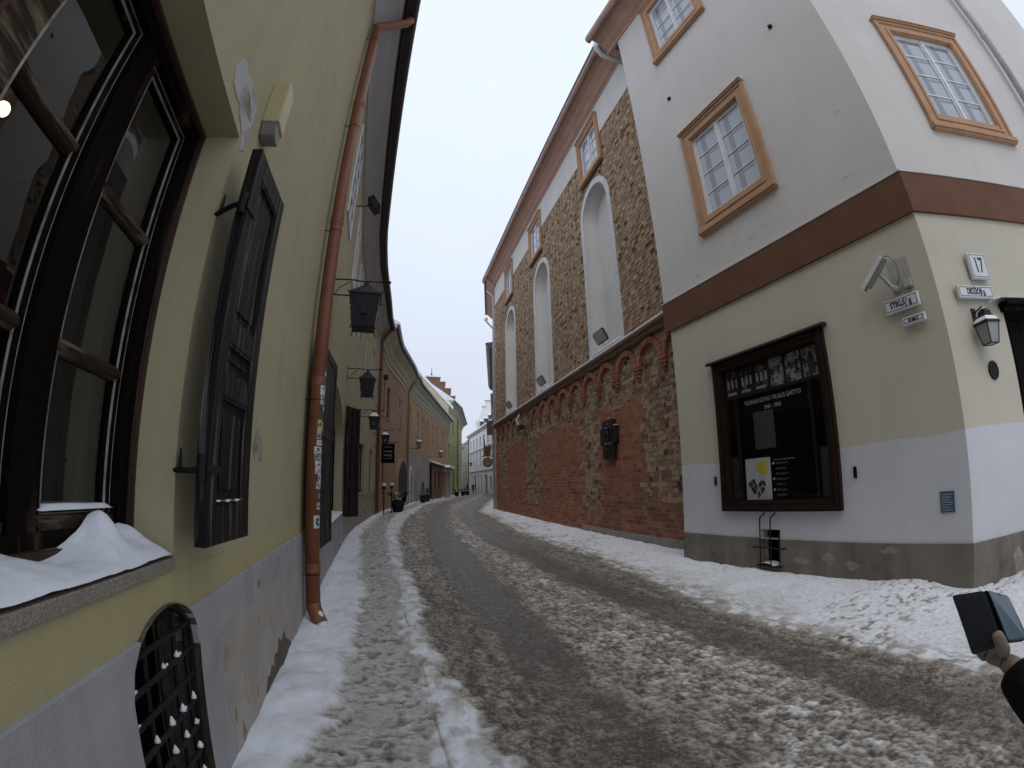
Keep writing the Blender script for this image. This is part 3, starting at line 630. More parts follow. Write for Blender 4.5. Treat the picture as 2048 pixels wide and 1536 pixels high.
snowstrip(1.24, 1.66, FD-.018, FD+.03, 1.362, .016, FL, 0, win, 3, 'snow_line')
snowstrip(.62, 1.06, FD-.018, FD+.03, 1.362, .014, FL, 0, win, 5, 'snow_line')

# --- shutters
def shutter(p0, p1, z0, z1, nm, panels, th=.045, hinge=True, mat_='shutter_wood'):
    """leaf from p0 (hinge side) to p1, (x, off) of its front face"""
    w_ = math.dist(p0, p1); rz = math.atan2(-(p1[1]-p0[1]), p1[0]-p0[0])
    r = empty(nm, (p0[0], -p0[1], z0), rz, Y); h = z1-z0
    b = MB(); st = .085
    b.box(0, st, 0, th, 0, h).box(w_-st, w_, 0, th, 0, h)
    zs = [0]+[h*p for p in panels]+[h]
    for i, z in enumerate(zs):
        a = max(0, z-.05); c = min(h, z+.05)
        if i == 0: c = .13
        if i == len(zs)-1: a = h-.10
        b.box(st, w_-st, .001, th-.001, a, c)
    return r, b, w_, h, st, th
def finish_shutter(r, b, w_, h, st, th, panels, m='shutter_wood', snow=True):
    leaf = b.build('shutter_leaf', m, r, bevel=.004)
    zs = [.08]+[h*p for p in panels]+[h-.05]
    for a, c in zip(zs[:-1], zs[1:]):
        pb = MB(); pb.box(st, w_-st, .014, th-.006, a+.05, c-.05); pb.build('shutter_panel', m, r)
        mo = MB(); rring(mo, st, w_-st, a+.05, c-.05, .016, .003, .013); mo.build('moulding', m, r, bevel=.002)
    return leaf
# shutter leaves are parts of the house; each leaf is one part with sub-parts
def make_shutter(p0, p1, z0, z1, panels, m='shutter_wood', hw=True):
    w_ = math.dist(p0, p1); rz = math.atan2(-(p1[1]-p0[1]), p1[0]-p0[0]); h = z1-z0; st = .085; th = .05
    b = MB(); b.box(0, st, 0, th, 0, h).box(w_-st, w_, 0, th, 0, h)
    zs = [0]+[h*p for p in panels]+[h]
    for i, z in enumerate(zs):
        a, c = z-.045, z+.045
        if i == 0: a, c = 0, .15
        if i == len(zs)-1: a, c = h-.11, h
        b.box(st, w_-st, .001, th-.001, a, c)
    o = b.build('shutter', m, Y, bevel=.004); o.location = (p0[0], -p0[1], z0); o.rotation_euler = (0, 0, rz)
    zz = [(.15 if i == 0 else h*panels[i-1]+.045, h-.11 if i == len(panels) else h*panels[i]-.045) for i in range(len(panels)+1)]
    for a, c in zz:
        MB().box(st+.002, w_-st-.002, .018, th-.008, a+.001, c-.001).box(st+.05, w_-st-.05, .010, .018, a+.055, c-.055).build('shutter_panel', m, o, bevel=.003)
        mo = MB(); rring(mo, st, w_-st, a, c, .014, .004, .0175); mo.build('moulding', m, o, bevel=.002)
    if hw:
        for zc in (.28, h-.30):
            hb = MB(); hb.tube([(-.015, .02, zc-.05), (-.015, .02, zc+.05)], .016, 10); hb.box(-.015, .10, -.006, -.001, zc-.016, zc+.016); hb.tube([(-.015, .02, zc), (-.01, .06, zc-.01), (.06, .165, zc-.01)], .011, 8); hb.tube([(.03, .13, zc), (.03, .13, zc+.07)], [.009, .004], 6)
            hb.build('hinge', 'iron', o)
    return o
sh1 = make_shutter((1.69, .155), (2.15, .19), 1.245, 2.885, [.37, .50])
b = heap('s', .10, .36, -.008, .016, lambda x, y: .152+.012+.004*math.sin(x*60), 24, 4); b.build('snow_line', 'snow', sh1, smooth=True)
make_shutter((6.22, .16), (5.05, .085), .75, 3.05, [.30, .57], hw=False)
make_shutter((11.30, .07), (11.62, .23), .70, 3.35, [.3, .6], hw=False)
make_shutter((11.78, .12), (12.15, .36), .66, 3.40, [.3, .6], hw=False)

# --- wide arched shop window further on
w2 = MB(); o_l = arch(8.75, 2.5, .80, 2.45, 16, .85); i_l = [(8.75+(p[0]-8.75)*.966, .80+(p[1]-.80)*.97+.04) for p in o_l]
ring(w2, o_l, i_l, .20, .30)
for x in (6.9, 7.55, 8.2, 8.85, 9.5, 10.15, 10.75): w2.box(x-.025, x+.025, .21, .28, .85, 3.0 if abs(x-8.75) < 1.5 else 2.75)
for z in (1.5, 2.15): w2.box(6.3, 11.2, .212, .27, z-.03, z+.03)
w2o = w2.build('window', 'dark_wood', Y, bevel=.004); MB().prism([(p[0], p[1]) for p in i_l], .25, .254).build('pane', 'glass', w2o)
MB().box(6.2, 11.3, -.03, .24, .76, .80).build('window_sill', 'granite', Y, bevel=.004)
snowstrip(6.3, 11.2, -.03, .2, .80, .05, FL, 'band of snow lying on the low sill of the arched shop window', seed=4)
# far shop windows
def simple_window(root, x0, x1, z0, z1, y, cols, rows, frame='white_paint', glass='glass', fw_=.05, bar=.02, fn=None, surround=None, sw=.12, sill=True, sproud=.03):
    b = MB(fn)
    if surround: rring(b, x0-sw, x1+sw, z0-sw*.6, z1+sw, sw+.01, -sproud, .02, sw*.6+.01)
    o = None
    if surround: o = b.build('window', surround, root, bevel=.004); b = MB(fn)
    rring(b, x0, x1, z0, z1, fw_, y, y+.05)
    for i in range(1, cols): xx = x0+(x1-x0)*i/cols; b.box(xx-bar, xx+bar, y+.004, y+.04, z0+fw_*.5, z1-fw_*.5)
    for i in range(1, rows): zz = z0+(z1-z0)*i/rows; b.box(x0+fw_*.5, x1-fw_*.5, y+.008, y+.036, zz-bar*.8, zz+bar*.8)
    f = b.build('frame' if o else 'window', frame, o or root)
    b = MB(fn); b.box(x0+fw_*.3, x1-fw_*.3, y+.02, y+.024, z0+fw_*.3, z1-fw_*.3); b.build('pane', glass, o or f)
    if sill: b = MB(fn); b.box(x0-.06, x1+.06, -.06, y+.02, z0-.05, z0); b.build('sill', surround or 'patch_plaster', o or f)
    return o or f
simple_window(Y, 16.1, 18.0, 1.18, 2.92, .12, 3, 3, 'dark_wood', fn=curve_map())
simple_window(Y, 20.05, 21.3, 1.12, 2.97, .12, 2, 3, 'dark_wood', fn=curve_map())
for a, c in UPW[1:]: simple_window(Y, a, c, 5.5, 7.3, .06, 2, 4, fn=curve_map())
for a in (7.0, 9.9, 13.0):      # earlier upper windows, set nearly flush
    simple_window(Y, a, a+1.1, 6.0, 8.0, -.035, 2, 4, fn=curve_map(), sill=False)

# --- drainpipes
def pipe_brackets(root, pts, m='iron', off=.12):
    for x, z in pts:
        b = MB(); b.tube([(x+.075*math.cos(t), -off+.075*math.sin(t), z) for t in np.linspace(0, 2*math.pi, 13)], .006, 5); b.tube([(x-.02, -off+.07, z), (x-.03, .01, z+.005)], .006, 5); b.build('pipe_clip', m, root)
PX = 4.93
b = MB(); pr_ = .076
b.tube([(PX, -.125, .24), (PX, -.125, 8.25)], pr_, 20); b.tube([(PX, -.125, 8.20), (PX+.02, -.125, 8.32), (PX+.25, -.55, 8.86), (PX+.25, -.62, 9.0)], pr_*.97, 18)
dp = b.build('drainpipe', 'pipe_terracotta', Y, smooth=True)
for z in (.62, 2.55, 4.5, 6.45): MB().lathe([(pr_, -.05), (pr_+.006, -.045), (pr_+.006, .045), (pr_, .05)], (PX, -.125, z), 20).build('pipe_collar', 'pipe_terracotta', dp)
# open shoe at the foot, lying over in the snow
b = MB(); A_ = np.linspace(0, 2*math.pi, 21)[:-1]
p_in = []
def shoe(r): return [(PX, -.125, .25), (PX+.0, -.135, .16), (PX-.03, -.19, .055), (PX-.05, -.235, .03)]
b.tube([(PX, -.125, .26), (PX, -.128, .20), (PX-.03, -.165, .11), (PX-.06, -.20, .045)], [pr_+.002, pr_+.002, pr_, pr_+.004], 20, cap=False)
so_ = b.build('pipe_shoe', 'pipe_terracotta', dp, smooth=True); sd = so_.modifiers.new('solid', 'SOLIDIFY'); sd.thickness = .006
b = MB(); b.sphere((PX-.062, -.205, .05), .066, .9, .9, .8); b.sphere((PX-.075, -.20, .13), .028, .6, 1.2, 1.9); b.build('snow', 'snow', dp, smooth=True)
pipe_brackets(dp, [(PX, .55), (PX, 2.35), (PX, 4.35), (PX, 6.0), (PX, 7.9)], off=.125)
# stickers on the pipe
rs = random.Random(11); z = .98; k = 0
def sticker(z0, z1, a0, a1, col, marks=None):
    global k
    b = MB(); r = pr_+.0022+.0004*(k % 5); k += 1; n = 8
    A = [a0+(a1-a0)*i/n for i in range(n+1)]; J = [rs.uniform(-.004, .004) for _ in A]
    b.add([(PX+r*math.cos(a), -.125+r*math.sin(a), z0+j) for a, j in zip(A, J)]+[(PX+r*math.cos(a), -.125+r*math.sin(a), z1+j) for a, j in zip(A, J[::-1])], [(i, i+1, n+2+i, n+1+i) for i in range(n)])
    o = b.build('sticker', paper(col), dp, fix=False)
    if marks:
        r += .0008
        for (u0, u1, v0, v1) in marks:
            m_ = MB(); a_ = [a0+(a1-a0)*(u0+(u1-u0)*i/3) for i in range(4)]; zz = (z0+(z1-z0)*v0, z0+(z1-z0)*v1)
            m_.add([(PX+r*math.cos(a), -.125+r*math.sin(a), q) for q in zz for a in a_], [(i, i+1, 5+i, 4+i) for i in range(3)]); m_.build('print', 'ink', o, fix=False)
fa = R(-128)   # side facing the camera
W_ = (.55, .56, .57)
def mk_marks(): return [(lambda u, v: (u, u+rs.uniform(.12, .35), v, v+rs.uniform(.08, .3)))(rs.uniform(.08, .6), rs.uniform(.08, .65)) for _ in range(rs.randint(2, 5))]
for (z0, z1, d0, d1, col) in [(1.03, 1.16, -.62, .42, W_), (1.22, 1.29, -.2, .55, (.42, .42, .40)), (1.335, 1.385, .0, .5, (.45, .27, .14)), (1.43, 1.50, -.35, .5, W_), (1.50, 1.585, -.1, .75, (.46, .47, .46)),
        (1.58, 1.66, -.55, .45, (.50, .50, .48)), (1.665, 1.72, -.6, .7, W_), (1.725, 1.78, -.7, .6, (.33, .27, .24)), (1.79, 1.86, -.8, .55, W_), (1.875, 1.925, -.5, .75, (.56, .57, .56)), (1.935, 2.00, -.55, .2, (.40, .25, .20)),
        (2.0, 2.14, -.5, .2, (.48, .40, .22)), (2.02, 2.12, .3, .9, W_), (2.18, 2.27, -.4, .3, (.06, .06, .07)), (2.23, 2.28, .25, .8, W_), (2.30, 2.39, -.3, .6, (.40, .41, .41)), (2.40, 2.51, -.4, .75, (.55, .56, .58)), (2.55, 2.65, .1, .85, (.38, .48, .60)), (2.66, 2.70, .5, .9, W_)]:
    sticker(z0, z1, fa+d0, fa+d1, col, mk_marks())
# second pipe at the far corner
b = MB(curve_map()); b.tube([(21.95, -.14, .15), (21.95, -.14, 8.35), (22.0, -.4, 8.8), (22.0, -.6, 9.0)], .08, 14); d2 = b.build('drainpipe', 'pipe_terracotta', Y, smooth=True)
sph = MB(curve_map()).sphere((22.0, -.70, 9.16), .10).build('snow', 'snow', Y, smooth=True)

# --- barred cellar opening
c = MB(); fr_ = arch(1.655, .29, -.1, .80, 10, .215)
MB().prism([(p[0], p[1]) for p in arch(1.655, .32, -.1, .80, 10, .24)], .20, .21).build('cellar_back', 'poster_black', Y)
b = MB(); n_ = len(CL); b.add([(p[0], -.017, p[1]) for p in CL]+[(p[0], .2, p[1]) for p in CL], [(i, (i+1) % n_, n_+(i+1) % n_, n_+i) for i in range(n_)]); b.build('cellar_reveal', 'brick_core', Y)
gr = MB()
for x in (1.40, 1.53, 1.66, 1.79, 1.91): gr.tube([(x, .03, -.05), (x, .03, .80+.20*math.sqrt(max(0, 1-((x-1.655)/.31)**2)))], .0105, 6)
for i in range(8): gr.tube([(1.35, .018, .10+i*.115), (1.96, .018, .10+i*.115)], .012, 6)
ro = [(p[0], p[1]) for p in arch(1.655, .30, -.05, .80, 10, .225)]; ri = [(1.655+(p[0]-1.655)*.95, p[1]-.012) for p in ro]; ring(gr, ro, ri, .01, .03)
grate = gr.build('grating', 'iron', Y)
b = MB()
for x in (1.40, 1.53, 1.66, 1.79, 1.91):
    for i in range(7):
        if rs.random() < .52:
            q_ = rs.uniform(.006, .0125); zz_ = .112+i*.115
            b.lathe([(q_*1.3, 0), (q_*rs.uniform(.8, 1.2), q_*.9), (q_*.5, q_*rs.uniform(1.6, 2.4)), (0, q_*rs.uniform(2.3, 3.0))], (x+rs.uniform(-.008, .008), .018, zz_), 7)
            if rs.random() < .5: b.sphere((x+rs.uniform(.008, .02), .016, zz_+.003), q_*.8, 1.8, .8, .8, 7, 5)
            b.build('snow_dab', 'snow', grate, smooth=True); b = MB()
MB().sphere((1.75, .09, .03), .13, 1.5, .6, .55, 12, 7).build('snow_heap', 'snow', grate, smooth=True)

# ------------------------------------------------------------------ white corner house
WH = FA.root('corner_house'); tag(WH, 'white and cream plastered corner house with brown string course and orange framed windows', 'house')
AZ = -4.90   # left end of the street side (x)
aw = 12.88; BX = 5.6
dA_ = R(99)-R(-20.2)-R(180)      # rotation between the two faces
def Bm(x, y, z):
    """corner-house local coordinates of a point given in the frame of the square-side face"""
    p = FB.o+FB.x*x+FB.y*y-FA.o; return (float(p@FA.x), float(p@FA.y), z)
disp = rect(-3.80, -1.74, 1.0, 3.32); cw = rect(-3.12, -2.75, .12, .66)
wA = [(-3.42, -2.08, 5.93, 7.85), (-3.59, -2.25, 10.72, 12.45)]
b = MB(); panel(b, AZ, 0, .52, 4.30, [disp, rect(-3.12, -2.75, .521, .66)], .2, 0, outer=rect(AZ, 0, .52, 4.30)); b.build('wall', 'cream_wall', WH)
b = MB(); panel(b, AZ-.12, 0, 4.84, aw, [rect(*q) for q in wA], .1, .0); b.build('wall', 'white_wall', WH)
b = MB(Bm); panel(b, 0, BX, .52, 4.30, [rect(1.02, 2.35, .52, 3.08)], .25, 0, outer=rect(0, BX, .52, 4.30)) if False else None
b = MB(Bm); panel(b, 0, BX, .52, 4.30, [], .25, 0, outer=[(0, .52), (1.04, .52), (1.04, 3.08), (2.5, 3.08), (2.5, .52), (BX, .52), (BX, 4.30), (0, 4.30)])
b.add([(1.04, 0, .52), (1.04, .25, .52), (1.04, .25, 3.08), (1.04, 0, 3.08)], [(0, 1, 2, 3)]).add([(1.04, 0, 3.08), (1.04, .25, 3.08), (2.5, .25, 3.08), (2.5, 0, 3.08)], [(0, 1, 2, 3)]); b.build('wall', 'cream_wall', WH)
wB = (1.22, 2.50, 5.90, 7.78)
b = MB(Bm); panel(b, 0, BX, 4.84, aw, [rect(*wB), rect(1.22, 2.5, 10.7, 12.45)], .1, 0); b.build('wall', 'white_wall', WH)
# returns, plinth, band
b = MB(); b.box(AZ-.001, AZ+.05, .05, 7, -.2, 4.3).box(AZ-.12, AZ-.07, .05, 7, 4.84, aw); b.build('return_wall', 'white_wall', WH)
b = MB(); b.prism([(AZ, -.3), (.02, -.3), (.02, .525), (-2.74, .525), (-2.74, .12), (-3.12, .12), (-3.12, .525), (AZ, .525)], -.022, .1)
b.build('plinth', 'stone_plinth', WH, bevel=.008)
b = MB(Bm); b.box(-.012, 1.04, -.022, .1, -.3, .525).box(2.5, BX, -.022, .1, -.3, .525); b.build('plinth', 'stone_plinth', WH, bevel=.006)
for i, (cx, cz, rx, rz) in enumerate([(-2.35, .24, .17, .045), (-1.93, .31, .09, .085), (-1.55, .23, .12, .055), (-1.02, .44, .12, .04)]):
    b = MB(); b.prism(blob(cx, cz, rx, rz, 30, 40+i, .45), -.0255, 0); b.build('peeled_patch', 'peeled_plinth', WH)
b = MB(Bm); b.prism(blob(.75, .2, .10, .16, 24, 50, .4), -.0255, 0); b.build('peeled_patch', 'peeled_plinth', WH)
b = MB(); b.box(AZ-.13, .03, -.045, .1, 4.28, 4.85); b.build('string_course', 'brown_band', WH, bevel=.004)
b = MB(Bm); b.box(-.02, BX, -.045, .1, 4.281, 4.849); b.build('string_course', 'brown_band', WH, bevel=.004)
b = MB(); b.box(AZ-.13, .035, -.055, .02, 4.851, 4.872); b.build('band_flashing', 'trim_white', WH)
b = MB(Bm); b.box(-.02, BX, -.055, .02, 4.8505, 4.8715); b.build('band_flashing', 'trim_white', WH)
# cornice
cp = [(.05, 12.86), (-.03, 12.86), (-.05, 12.90), (-.05, 12.96), (-.14, 13.02), (-.24, 13.14), (-.36, 13.22), (-.50, 13.26), (-.52, 13.34), (.05, 13.34)]
b = MB(); b.sweepx(cp, AZ-.62, .5); b.build('cornice', 'rose_cornice', WH)
b = MB(); b.sweepx([(-.52, 13.20), (-.60, 13.18), (-.66, 13.24), (-.67, 13.34), (-.655, 13.34), (-.64, 13.26), (-.6, 13.22), (-.52, 13.24)], AZ-.70, .6); b.build('gutter', 'gutter_brown', WH)
b = MB(); b.sweepx([(.05, 13.342), (-.62, 13.342), (-.66, 13.36), (-.66, 13.39), (3.5, 15.8), (3.5, 13.3)], AZ-.66, .5); b.build('roof', 'roof_metal', WH)
b = MB(Bm); b.sweepx(cp, -.4, BX+.2); b.build('cornice', 'rose_cornice', WH)
b = MB(Bm); b.sweepx([(.05, 13.345), (-.62, 13.345), (-.66, 13.36), (-.66, 13.39), (3.5, 15.8), (3.5, 13.3)], -.4, BX+.2); b.build('roof', 'roof_metal', WH)
MB(Bm).box(BX-.05, BX, .01, 6, -.2, aw).build('return_wall', 'white_wall', WH)

def orange_window(root, x0, x1, z0, z1, fn=None, sw=.22, rows=4, sash=None):
    """moulded orange surround (outer size given) with a white two-leaf window of 2 x rows panes"""
    b = MB(fn)
    rring(b, x0+.03, x1-.03, z0+.10, z1-.06, sw, -.045, .02)
    rring(b, x0+sw-.045, x1-sw+.045, z0+sw-.02, z1-sw-.012+.02, .05, -.062, -.03)
    rring(b, x0+.012, x1-.012, z0+.09, z1-.05, .06, -.068, .015)
    b.box(x0, x1, -.105, .02, z0+.03, z0+.105); b.box(x0+.015, x1-.015, -.08, .02, z0, z0+.032)
    b.box(x0, x1, -.10, .02, z1-.05, z1-.012); b.box(x0-.01, x1+.01, -.12, .0, z1-.014, z1)
    o = b.build('window', 'terracotta_trim', root, bevel=.004)
    a, c, d, e = x0+sw+.02, x1-sw-.02, z0+sw+.09, z1-sw-.05
    f = MB(fn); rring(f, a, c, d, e, .045, .025, .08); m = (a+c)/2; f.box(m-.022, m+.022, .012, .07, d+.04, e-.04)
    fo = f.build('frame', 'white_paint', o, bevel=.003)
    for (p, q) in ((a+.045, m-.022), (m+.022, c-.045)):
        s_ = MB(fn); rring(s_, p+.003, q-.003, d+.048, e-.048, .032, .03, .065)
        for i in range(1, rows): zz = d+.05+(e-d-.1)*i/rows; s_.box(p+.03, q-.03, .034, .06, zz-.011, zz+.011)
        s_.build('sash', 'white_paint', o, bevel=.002)
        MB(fn).box(p+.02, q-.02, .050, .053, d+.06, e-.06).build('pane', 'glass_curtain', o)
        s_ = MB(fn); w3 = q-p; s_.box(p+w3*.26, p+w3*.46, .0494, .0502, d+.05, e-.05)
        for i in range(1, rows+1): zz = d+.05+(e-d-.1)*i/rows; s_.box(p+w3*.46, q-.05, .0494, .0502, zz-.11, zz-.055)
        s_.build('inner_sash', 'glass_inner', o)
    b = MB(fn); rring(b, a-.002, c+.002, d-.002, e+.002, .012, .018, .026); b.build('seal', 'sign_grey', o)
    return o
orange_window(WH, -3.68, -1.83, 5.69, 8.09)
orange_window(WH, -3.85, -1.99, 10.50, 12.70)
orange_window(WH, .97, 2.76, 5.66, 8.04, Bm)
orange_window(WH, .97, 2.76, 10.5, 12.70, Bm)
# grey drainpipe on the square side
b = MB(Bm); b.tube([(3.62, -.13, 4.9), (3.56, -.13, 12.6)], .06, 14); gp = b.build('drainpipe', 'pipe_grey', WH, smooth=True)
for z in (6.3, 8.2, 10.1): MB(Bm).lathe([(.06, -.04), (.067, -.035), (.067, .035), (.06, .04)], (3.59, -.13, z), 16).build('pipe_collar', 'pipe_grey', gp)
# barred cellar window with two raised hooks
b = MB(); b.box(-3.12, -2.74, .18, .2, .12, .66); b.build('cellar_back', 'poster_black', WH)
b = MB(); b.box(-3.13, -2.735, -.05, .16, .09, .12); b.build('cellar_sill', 'stone_plinth', WH)
b = MB()
for x in (-3.06, -2.86): b.tube([(x, -.09, .14), (x, -.09, .80), (x+.01, -.09, .85), (x+.07, -.10, .88), (x+.10, -.10, .90), (x+.11, -.10, .98)], .011, 7); b.tube([(x+.11, -.10, .96), (x+.11, -.10, 1.03)], [.018, .004], 6)
b.tube([(-3.24, .0, .40), (-3.2, -.09, .40), (-2.66, -.09, .40), (-2.62, .0, .40)], .010, 6); b.tube([(-3.14, .0, .13), (-3.12, -.09, .13), (-2.70, -.09, .13), (-2.69, 0, .13)], .010, 6); b.tube([(-2.70, -.09, .13), (-2.70, -.09, .64)], .009, 6)
gg = b.build('grating', 'iron', WH)
b = heap('s', -3.11, -2.75, -.10, .12, lambda x, y: .122+.035*abs(math.sin(x*9))+.02, 14, 8); b.build('snow', 'snow', WH, smooth=True)
MB().box(-3.5, -3.455, -.002, .01, 1.35, 1.48).build('wall_slot', 'poster_black', WH) if False else None

# --- display case with memorial poster
DC = FA.root('display_case', -2.77, 0, .93); tag(DC, 'dark brown framed glazed display case with black history poster and old photographs', 'display case')
b = MB(); x0, x1, h = -1.10, 1.10, 2.42
rring(b, x0, x1, 0, h, .14, -.07, .10); rring(b, x0+.03, x1-.03, .03, h-.03, .05, -.095, -.06); rring(b, x0+.13, x1-.13, .13, h-.13, .03, -.05, .06)
b.build('case_frame', 'display_brown', DC, bevel=.004)
b = MB(); b.sweepx([(.0, h+.005), (-.13, h-.02), (-.14, h), (-.12, h+.035), (0, h+.05)], x0-.07, x1+.07); hd = b.build('hood', 'display_brown', DC, bevel=.003)
b = MB(); b.box(x0+.12, x1-.12, .085, .10, .12, h-.12); b.build('poster', 'poster_black', DC)
zi = h-.62
b = MB(); b.box(x0+.15, x1-.15, .02, .05, zi-.02, zi+.02); b.box(x0+.36, x0+.40, .02, .05, .15, zi); b.box(x1-.42, x1-.38, .02, .05, .15, zi)
for i in range(1, 6): xx = x0+.16+(x1-x0-.32)*i/6; b.box(xx-.014, xx+.014, .025, .05, zi, h-.15)
b.build('mullions', 'display_brown', DC)
# photo strip: grey-toned tiles
rp = random.Random(4)
for i in range(6):
    xa = x0+.17+(x1-x0-.34)*i/6; xb = xa+(x1-x0-.34)/6-.02
    b = MB(); b.box(xa, xb, .080, .084, zi+.03, h-.17); gcol = [.035, .05, .06, .16, .22, .20][i]
    ph = b.build('photo', 'old_photo_dark' if i < 3 else 'old_photo', DC)
    g = MB(); 
    if i < 3:
        for q in range(3): xx = xa+.03+q*.09; g.box(xx, xx+.045, .0775, .0785, zi+.16, zi+.30)
        g.box(xa+.01, xb-.08, .0775, .0785, zi+.05, zi+.09)
        g.build('photo_detail', paper((.30, .30, .31)), ph)
    else:
        for q in range(5): xx = xa+rp.uniform(.02, .22); zz = zi+rp.uniform(.22, .32); g.prism(blob(xx, zz, rp.uniform(.02, .04), rp.uniform(.02, .05), 10, q+i*9), .0775, .0785)
        if i == 5: g.prism([(xa+.10, zi+.06), (xa+.13, zi+.06), (xa+.15, zi+.12), (xa+.17, zi+.06), (xa+.20, zi+.06), (xa+.21, zi+.26), (xa+.18, zi+.38), (xa+.12, zi+.38), (xa+.08, zi+.24)], .0765, .0775)
        g.build('photo_detail', paper((.02, .02, .022)), ph)
text('title_text', 'VILNIAUS GETAS / VILNIUS GHETTO', .095, paper((.45, .46, .48)), DC, (-.02, .078, zi-.13), .001, .72)
text('years_text', '1941 - 1943', .085, paper((.45, .46, .48)), DC, (-.02, .078, zi-.25), .001, .8)
b = MB(); b.box(-.42, -.02, .072, .082, .93, 1.50); b.build('tablet', paper((.035, .036, .04)), DC, bevel=.01)
b = MB(); b.box(-.66, -.16, .074, .082, .17, .80); mp_ = b.build('map_sheet', paper((.42, .41, .42)), DC)
b = MB(); b.prism([(-.42, .60), (-.30, .52), (-.20, .60), (-.22, .74), (-.34, .76), (-.44, .70)], .0715, .0735); b.build('map_print', paper((.45, .36, .05)), mp_)
b = MB()
for pg in ([(-.62, .42), (-.56, .46), (-.52, .39), (-.58, .35)], [(-.55, .47), (-.48, .49), (-.46, .42), (-.51, .40)], [(-.57, .34), (-.51, .38), (-.45, .28), (-.50, .24)], [(-.50, .39), (-.45, .41), (-.43, .34), (-.45, .30)], [(-.42, .40), (-.36, .46), (-.33, .40), (-.39, .34)], [(-.35, .47), (-.28, .44), (-.26, .37), (-.32, .38)], [(-.38, .33), (-.33, .37), (-.28, .34), (-.35, .24)], [(-.44, .28), (-.40, .31), (-.37, .23), (-.43, .19)]): b.prism(pg, .0715, .0735); b.build('map_print', paper((.06, .035, .03)), mp_)
b = MB()
for q in range(9): xx = rp.uniform(-.63, -.22); zz = rp.uniform(.2, .78); b.box(xx, xx+rp.uniform(.03, .09), .0725, .0738, zz, zz+.006)
b.build('map_print', paper((.22, .22, .23)), mp_)
for q, sname in enumerate(['Rudninku g. 18', 'Ligonines g. 6', 'Zemaitijos g. 4', 'Strasuno g. 12', 'Mesiniu g. 3', 'Ghetto gate', 'Map legend']):
    text('list_text', sname, .042, paper((.17, .17, .18)), DC, (-.06, .078, .70-q*.078), .0006, .9, 'LEFT')
MB().box(-.1, .30, .076, .08, .745, .752).build('rule_line', paper((.3, .3, .3)), DC)
for (xx, zz) in ((-.105, .70), (-.105, .47), (-.105, .31)): MB().prism([(xx+.018*math.cos(t), zz+.018*math.sin(t)) for t in np.linspace(0, 6.1, 12)], .076, .08).build('dot_mark', paper((.40, .40, .42)), DC)
for (a, c) in ((x0+.16, x0+.34), (x1-.36, x1-.17)):
    b = MB(); b.box(a, c, .074, .082, .17, .86); so2 = b.build('text_sheet', paper((.014, .014, .017)), DC)
    g = MB()
    for q in range(19): g.box(a+.015, c-.015-rp.uniform(0, .05), .0725, .0735, .20+q*.034, .206+q*.034)
    g.build('text_lines', paper((.10, .10, .11)), so2)
b = MB(); b.box(x0+.15, x1-.15, .010, .013, .14, h-.14); b.build('glass', 'glass_poster', DC)
b = heap('s', x0+.16, x1-.16, -.04, .02, lambda x, y: .131+.012+.014*float(vnoise(np.array(x*13), np.array(2.))), 60, 4); b.build('snow_line', 'snow', DC, smooth=True)

# --- small things on the corner house
for i, (x, z, lb) in enumerate([(-4.04, 1.42, 'small black slot box on the white wall left of the display case'), (-1.466, 1.40, 'small black slot box on the white wall right of the display case')]):
    r = FA.root('wall_box', x, 0, z-.07); tag(r, lb, 'wall box', 'small black slots either side of the display case')
    MB().box(-.022, .022, -.02, .01, 0, .145).build('box_body', 'black_metal', r, bevel=.004); MB().box(-.012, .012, -.024, -.0195, .02, .125).build('slot', 'poster_black', r)
def plate(fr, x, z, w_, h_, name, label, txt, size, xs, tilt=0, cat='street sign', m='enamel_white', y=-.06, rim=.012):
    r = fr.root(name, x, y, z); tag(r, label, cat); r.rotation_euler[1] = 0
    b = MB(); b.box(-w_/2, w_/2, -.02, .02, -h_/2, h_/2); b.box(-w_/2-.004, w_/2+.004, .0, .03, -h_/2-.004, h_/2+.004); b.build('sign_plate', m, r, bevel=.008)
    b = MB(); rring(b, -w_/2+.018, w_/2-.018, -h_/2+.018, h_/2-.018, .006, -.0225, -.019); b.build('border_line', 'ink', r)
    if txt: text('lettering', txt, size, 'ink', r, (0, -.0215, 0), .001, xs, bold=.004)
    MB().box(-.03, .03, .03, -y+.005, -.03, .03).build('wall_mount', 'sign_grey', r)
    return r
plate(FA, -.46, 3.265, .46, .16, 'street_sign', 'white enamel street sign reading STIKLIŲ g. under the security camera', 'STIKLIŲ g.', .103, .66)
plate(FA, -.35, 3.04, .29, .09, 'street_sign', 'smallest white sign reading B and 1, lowest on the corner beside the square side', 'B ««« 1', .05, .85, rim=.006)
plate(FB, .745, 3.575, .31, .32, 'number_sign', 'square white house number plate reading 17', '17', .27, .62, cat='number plate')
plate(FB, .56, 3.245, .60, .15, 'street_sign', 'white enamel street sign reading DIDŽIOJI g. under the number 17', 'DIDŽIOJI g.', .10, .66)
